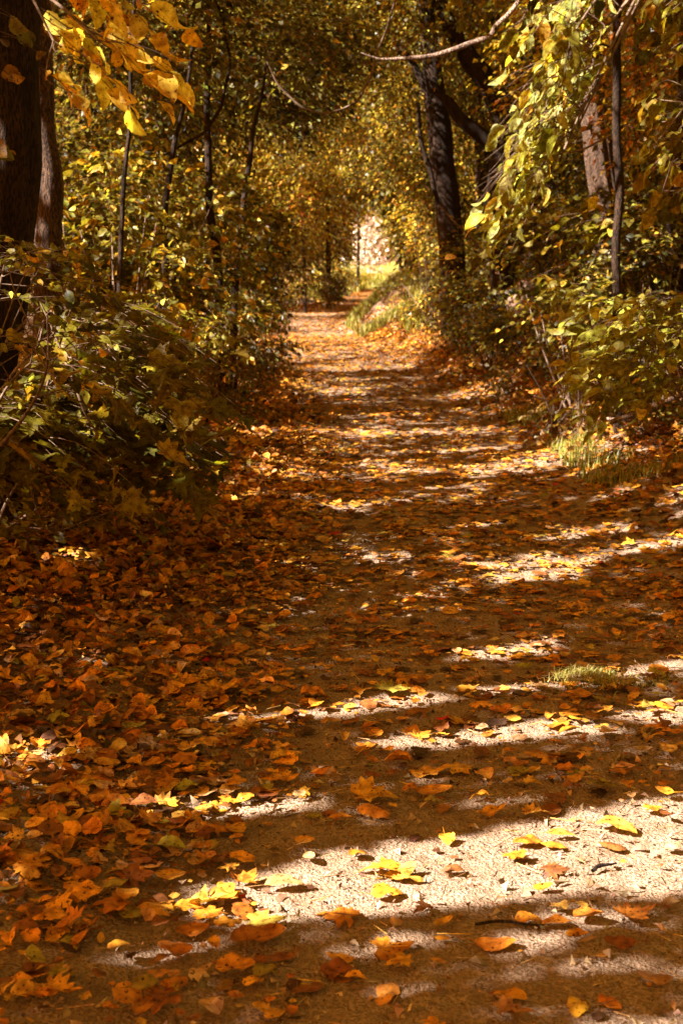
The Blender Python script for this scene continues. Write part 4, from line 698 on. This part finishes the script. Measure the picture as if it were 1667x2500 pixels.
HERO = [
 (1310, 2065, 90, 20, 'orange', 'oval', 'large orange leaf curled upward on the brightest sunlit dirt'), (1375, 2075, 70, -15, 'amber', 'oval', 'small golden leaf lying flat just right of the large orange leaf in the sun'),
 (985, 2145, 95, 30, 'yellow', 'oval', 'yellow leaf standing on edge in the small heap at the centre of the sunny patch'), (920, 2135, 95, 170, 'amber', 'maple', 'golden lobed leaf at the back of the heap in the sunny patch'), (1005, 2158, 90, 0, 'yellow', 'oval', 'long yellow leaf lying in front of the heap in the sunny patch'),
 (950, 2195, 85, 15, 'orange', 'oval', 'rounded peach orange leaf alone in front of the sunny heap'), (690, 2172, 110, 10, 'tan', 'oval', 'long tan ribbed leaf on the left end of the sunny patch'), (595, 2155, 75, 60, 'orange', 'maple', 'bright orange crumpled leaf at the left tip of the sunny patch'),
 (810, 2248, 100, 160, 'orange', 'maple', 'orange lobed maple leaf below the sunny patch, left of centre'), (620, 2305, 150, 20, 'rust', 'oval', 'big rusty brown leaf with curled edges on the lower left of the path'), (405, 2330, 95, 170, 'rust', 'oval', 'rusty leaf with a long stalk left of the big brown leaf'),
 (560, 2378, 105, 12, 'amber', 'oval', 'long golden ribbed leaf lying beside the yellow green folded leaf'), (635, 2385, 85, 80, 'olive', 'oval', 'yellow green folded leaf standing near the bottom edge left of centre'), (470, 2380, 65, 30, 'tan', 'maple', 'crumpled pale brown leaf left of the long golden leaf'),
 (375, 2445, 50, 45, 'orange', 'oval', 'small orange leaf near the bottom edge on the left'), (155, 2180, 75, -20, 'amber', 'oval', 'thick golden leaf on the dark dirt near the left edge'), (440, 2230, 75, 10, 'amber', 'oval', 'golden leaf at the front of the heaped row on the left'),
 (350, 2235, 90, -10, 'amber', 'oval', 'broad golden leaf in the middle of the heaped row on the left'), (230, 2225, 95, 175, 'orange', 'maple', 'orange lobed leaf at the left end of the heaped row'), (300, 2240, 80, 20, 'olive', 'oval', 'spotted yellow green leaf in the heaped row on the left'), (500, 2215, 90, 10, 'yellow', 'maple', 'pale yellow lobed leaf at the right end of the heaped row'),
 (500, 2250, 80, -60, 'amber', 'maple', 'golden pointed leaf lying right below the heaped row'), (650, 2262, 95, 0, 'olive', 'maple', 'spotted yellow leaf between the heaped row and the maple leaf'), (215, 2272, 0.01, 0, 'amber', 'oval', ''),
 (910, 2305, 0.01, 0, 'amber', 'oval', ''), (975, 2328, 100, 15, 'orange', 'maple', 'flat orange leaf on the dull strip low in the middle'), (1095, 2305, 45, 0, 'amber', 'oval', 'tiny golden leaf between the dull strips of light low in the middle'),
 (1230, 2320, 110, -15, 'orange', 'oval', 'long folded orange leaf with torn rim lower right of centre'), (1440, 2302, 60, -10, 'amber', 'oval', 'small clean golden leaf alone on the dirt at the lower right'), (1315, 2258, 75, 10, 'amber', 'oval', 'golden leaf lying over a dark twig at the right'),
 (1600, 2245, 95, 20, 'rust', 'maple', 'crumpled rusty leaf at the right edge of the path'), (1535, 2030, 110, -30, 'yellow', 'oval', 'long yellow twisted leaf in the sun near the right edge'), (1395, 2050, 75, 5, 'yellow', 'oval', 'bright yellow leaf in the sun left of the twisted leaf'), (1335, 1998, 60, 5, 'yellow', 'maple', 'pale yellow leaf at the upper edge of the sunny patch'), (1350, 2180, 55, 20, 'amber', 'oval', 'small golden leaf on the half lit dirt at the right'),
 (830, 2010, 75, 10, 'amber', 'oval', 'round golden leaf just above the sunny patch at the centre'), (1070, 1945, 95, 5, 'amber', 'oval', 'wide golden leaf on the brown dirt right of centre'), (1055, 1892, 105, 10, 'amber', 'oval', 'long golden leaf with wavy rim above the wide golden leaf'), (1145, 1885, 75, 20, 'yellow', 'maple', 'yellow leaf touching the long wavy golden leaf'),
 (975, 1870, 70, 175, 'orange', 'oval', 'orange leaf left of the long wavy golden leaf'), (915, 1990, 90, -20, 'orange', 'oval', 'orange leaf leaning on a brown leaf above the sunny patch'), (930, 1955, 110, 10, 'amber', 'maple', 'ragged golden leaf behind the leaning orange leaf'), (1215, 1993, 80, 10, 'amber', 'oval', 'golden leaf just above the top edge of the sunny patch, right'), (1280, 1895, 60, 170, 'olive', 'oval', 'yellow green leaf on the bare dirt right of centre'),
 (1325, 1925, 45, 0, 'yellow', 'maple', 'small yellow leaf on the bare dirt right of the yellow green leaf'), (1340, 1850, 95, 0, 'orange', 'oval', 'thin flat orange leaf on bare dirt at the upper right'), (1490, 1930, 90, -10, 'olive', 'oval', 'yellow green leaf with brown rim near the right edge'),
 (1090, 1763, 42, 20, 'red', 'oval', 'bright red leaf in the middle of the path'), (1270, 1508, 22, 0, 'red', 'oval', 'tiny dark red leaf far up the path'), (1045, 1725, 0.01, 0, 'red', 'oval', ''), (1560, 1670, 62, 20, 'tan', 'maple', 'white shining leaf beside the tuft of grass on the right'), (1130, 1720, 0.01, 0, 'amber', 'oval', ''),
 (975, 1695, 85, 10, 'olive', 'maple', 'large pale green leaf on the second strip of light'), (1150, 1690, 60, 0, 'yellow', 'oval', 'yellow leaf lying on the second strip of light'), (1020, 1660, 100, 20, 'amber', 'maple', 'broad golden leaf heap just above the second strip of light'), (765, 1705, 75, 15, 'orange', 'oval', 'bright orange humped leaf left of the second strip of light'), (1440, 1700, 95, 8, 'orange', 'oval', 'long orange leaf below the tuft of grass'),
 (520, 1815, 100, 0, 'yellow', 'oval', 'long smooth yellow leaf on the dark litter left of centre'), (690, 1860, 80, 15, 'yellow', 'oval', 'pale yellow tilted leaf on the litter at the centre left'), (505, 1885, 50, 60, 'amber', 'oval', 'curled up golden leaf glowing on the litter'), (155, 1862, 80, -40, 'yellow', 'oval', 'yellow leaf glowing in a spot of sun near the left edge'), (155, 1915, 80, 90, 'amber', 'maple', 'square golden leaf standing below the spot of sun at the left'), (305, 1940, 80, -20, 'amber', 'maple', 'large golden leaf with curved rim left of centre'),
 (485, 1980, 55, 60, 'yellow', 'oval', 'pale yellow leaf glowing in the thin strip of light at left'), (400, 1975, 70, 0, 'yellow', 'maple', 'yellow leaf at the left end of the thin strip of light'), (275, 2000, 70, 10, 'olive', 'maple', 'dull yellow square leaf below the thin strip of light'), (515, 2030, 90, -10, 'orange', 'maple', 'orange leaf with lobed rim on the dirt left of centre'), (400, 2080, 75, 0, 'olive', 'oval', 'olive leaf lying flat on the dark dirt at left'),
 (395, 2150, 80, 10, 'amber', 'oval', 'golden leaf just left of the sunny patch'), (30, 2100, 110, -15, 'amber', 'maple', 'big golden leaf cut by the left edge'), (315, 2085, 60, 20, 'orange', 'oval', 'crisp orange leaf on the dark dirt at left'), (455, 1572, 55, 30, 'amber', 'oval', 'round golden leaf upright on the far left litter'), (265, 1620, 50, 0, 'yellow', 'oval', 'yellow leaf shining on the shaded left litter'), (520, 1690, 110, 5, 'amber', 'oval', 'very long golden leaf on the litter left of centre'),
 (120, 2440, 90, -5, 'amber', 'maple', 'golden leaf in the bottom left corner'), (170, 2452, 40, 70, 'yellow', 'oval', 'upright yellow leaf in the bottom left corner'), (235, 2475, 45, 10, 'orange', 'oval', 'small orange leaf on the bottom left edge'), (115, 2395, 60, -20, 'olive', 'maple', 'thin star shaped yellow leaf near the bottom left'), (870, 2405, 60, -10, 'amber', 'oval', 'golden folded leaf near the bottom edge in the middle'), (1290, 2490, 95, 5, 'rust', 'maple', 'rusty orange leaf on the bottom edge right of centre'), (1470, 1500, 0.01, 0, 'amber', 'oval', '')]
HERO = [h for h in HERO if h[6]]
hu = []
for h in HERO:
    fallen(*h[:6], h[6], 'single fallen leaves on the path'); hu.append((h[0], h[1]))
ROWN = [(1650, 1800, 'beyond the second strip of light'), (1800, 1960, 'above the thin strip of light'), (1960, 2120, 'level with the sunny patch'), (2120, 2290, 'just below the sunny patch'), (2290, 2520, 'near the bottom edge')]
COLN = [(0, 260, 'by the left edge'), (260, 520, 'on the left litter'), (520, 800, 'left of the path centre'), (800, 1100, 'at the path centre'), (1100, 1400, 'right of the path centre'), (1400, 1690, 'by the right edge')]
cnt = 0; tries = 0; seen = {}
while cnt < 190 and tries < 20000:
    tries += 1; v = random.uniform(1650, 2500); u = random.uniform(-10, 1680); pr = .9 if u < 520 + (v < 1950) * 200 else (.40 if v < 1960 else .09)
    if v > 2300: pr *= .45
    if random.random() > pr or any(abs(u - a) < 42 and abs(v - b) < 22 for a, b in hu): continue
    hu.append((u, v)); col = random.choices(LK, [LW[q] for q in LK])[0]; col = 'brown' if col in ('dark', 'red') else col; kind = random.choice(['oval', 'oval', 'oval', 'oval', 'maple'])
    rn = next(n for a, b, n in ROWN if a <= v < b); cn = next((n for a, b, n in COLN if a <= u < b), 'by the left edge'); d = 5850 / (v - HOR)
    sz = random.uniform(.05, .085); lab = f'{CN[col]} {"lobed" if kind == "maple" else "oval"} fallen leaf {cn} {rn}'
    fallen(u, v, sz * F / d, random.uniform(0, 360), col, kind, lab, f'{CN[col]} fallen leaves {cn} {rn}', tilt=.38 if u < 600 else .16, lift=random.uniform(.012, .035) if u < 600 else .012); cnt += 1
# twigs on the path
def twig(lab, u0, v0, u1, v1, wpx, mat=M_BARK):
    a, d = gpix(u0, v0); b, d2 = gpix(u1, v1); a = a + (0, 0, .012); b = b + (0, 0, .014); m1 = a * .65 + b * .35 + (0, .01, .006); m2 = a * .3 + b * .7 + (0, -.008, .004); r = wpx * d / F / 2
    Vv, f = tube([a, m1, m2, b], [r * .9, r, r * .8, r * .4], 8, .1, 14); c = (a + b) / 2; o = obj('twig', meshdata('twig', Vv - c, [f], mat)); o.location = Vector(c); tag(o, lab, 'twig', 'twigs lying on the path')
twig('short thick dark twig on the sunlit dirt by the right edge', 1470, 2138, 1535, 2120, 11)
twig('long dark twig lying across the half lit dirt at the lower right', 1180, 2268, 1355, 2272, 9)
twig('crooked twig on the shaded litter at the left', 285, 2165, 305, 2130, 8)
twig('thin pale twig among the leaves at the left edge', 0, 1832, 140, 1832, 6, M_TWIG)
twig('straight dark twig on the dirt near the bottom left', 20, 2425, 150, 2432, 6)
twig('thin straw coloured stalk on the sunny patch at the right', 1300, 2210, 1365, 2216, 4, M_TWIG)
twig('pale splinter near the bottom edge in the middle', 975, 2375, 1015, 2385, 8, M_TWIG)
# ------------------------------------------------------------------ light, sky, camera
s = bpy.data.lights.new('sun', 'SUN'); s.energy = 5; s.angle = math.radians(.5); s.color = (1, .93, .85); so = bpy.data.objects.new('sun', s); COL.objects.link(so)
so.rotation_euler = Vector(SD).to_track_quat('Z', 'Y').to_euler()
w = bpy.data.worlds.new('World'); SC.world = w; w.use_nodes = True; nt = w.node_tree; nt.nodes.clear()
sky = nt.nodes.new('ShaderNodeTexSky'); sky.sky_type = 'NISHITA'; sky.sun_disc = False; sky.sun_elevation = SEL; sky.sun_rotation = math.atan2(SD[0], SD[1]); sky.dust_density = 3
bg = nt.nodes.new('ShaderNodeBackground'); bg.inputs[1].default_value = .05
tint = mixc(nt, 1.0, sky.outputs[0], (1.2, .475, .07, 1), 'MULTIPLY'); nt.links.new(tint, bg.inputs[0])
ow = nt.nodes.new('ShaderNodeOutputWorld'); nt.links.new(bg.outputs[0], ow.inputs[0])
cam = bpy.data.cameras.new('camera'); cam.sensor_fit = 'VERTICAL'; cam.sensor_height = 36; cam.lens = F / 2500 * 36; cam.clip_end = 2000; cam.clip_start = .05
cam.dof.use_dof = True; cam.dof.focus_distance = 5.5; cam.dof.aperture_fstop = 7
co = bpy.data.objects.new('camera', cam); COL.objects.link(co); co.location = (0, 0, H); co.rotation_euler = (math.pi / 2 - PITCH, 0, 0); SC.camera = co
SC.view_settings.view_transform = 'Standard'; SC.view_settings.look = 'None'; SC.view_settings.exposure = 2.9; SC.view_settings.gamma = 1
SC.render.engine = 'CYCLES'; SC.cycles.max_bounces = 6; SC.cycles.diffuse_bounces = 3; SC.cycles.glossy_bounces = 2; SC.cycles.transmission_bounces = 3; SC.cycles.transparent_max_bounces = 4
SC.cycles.use_denoising = True
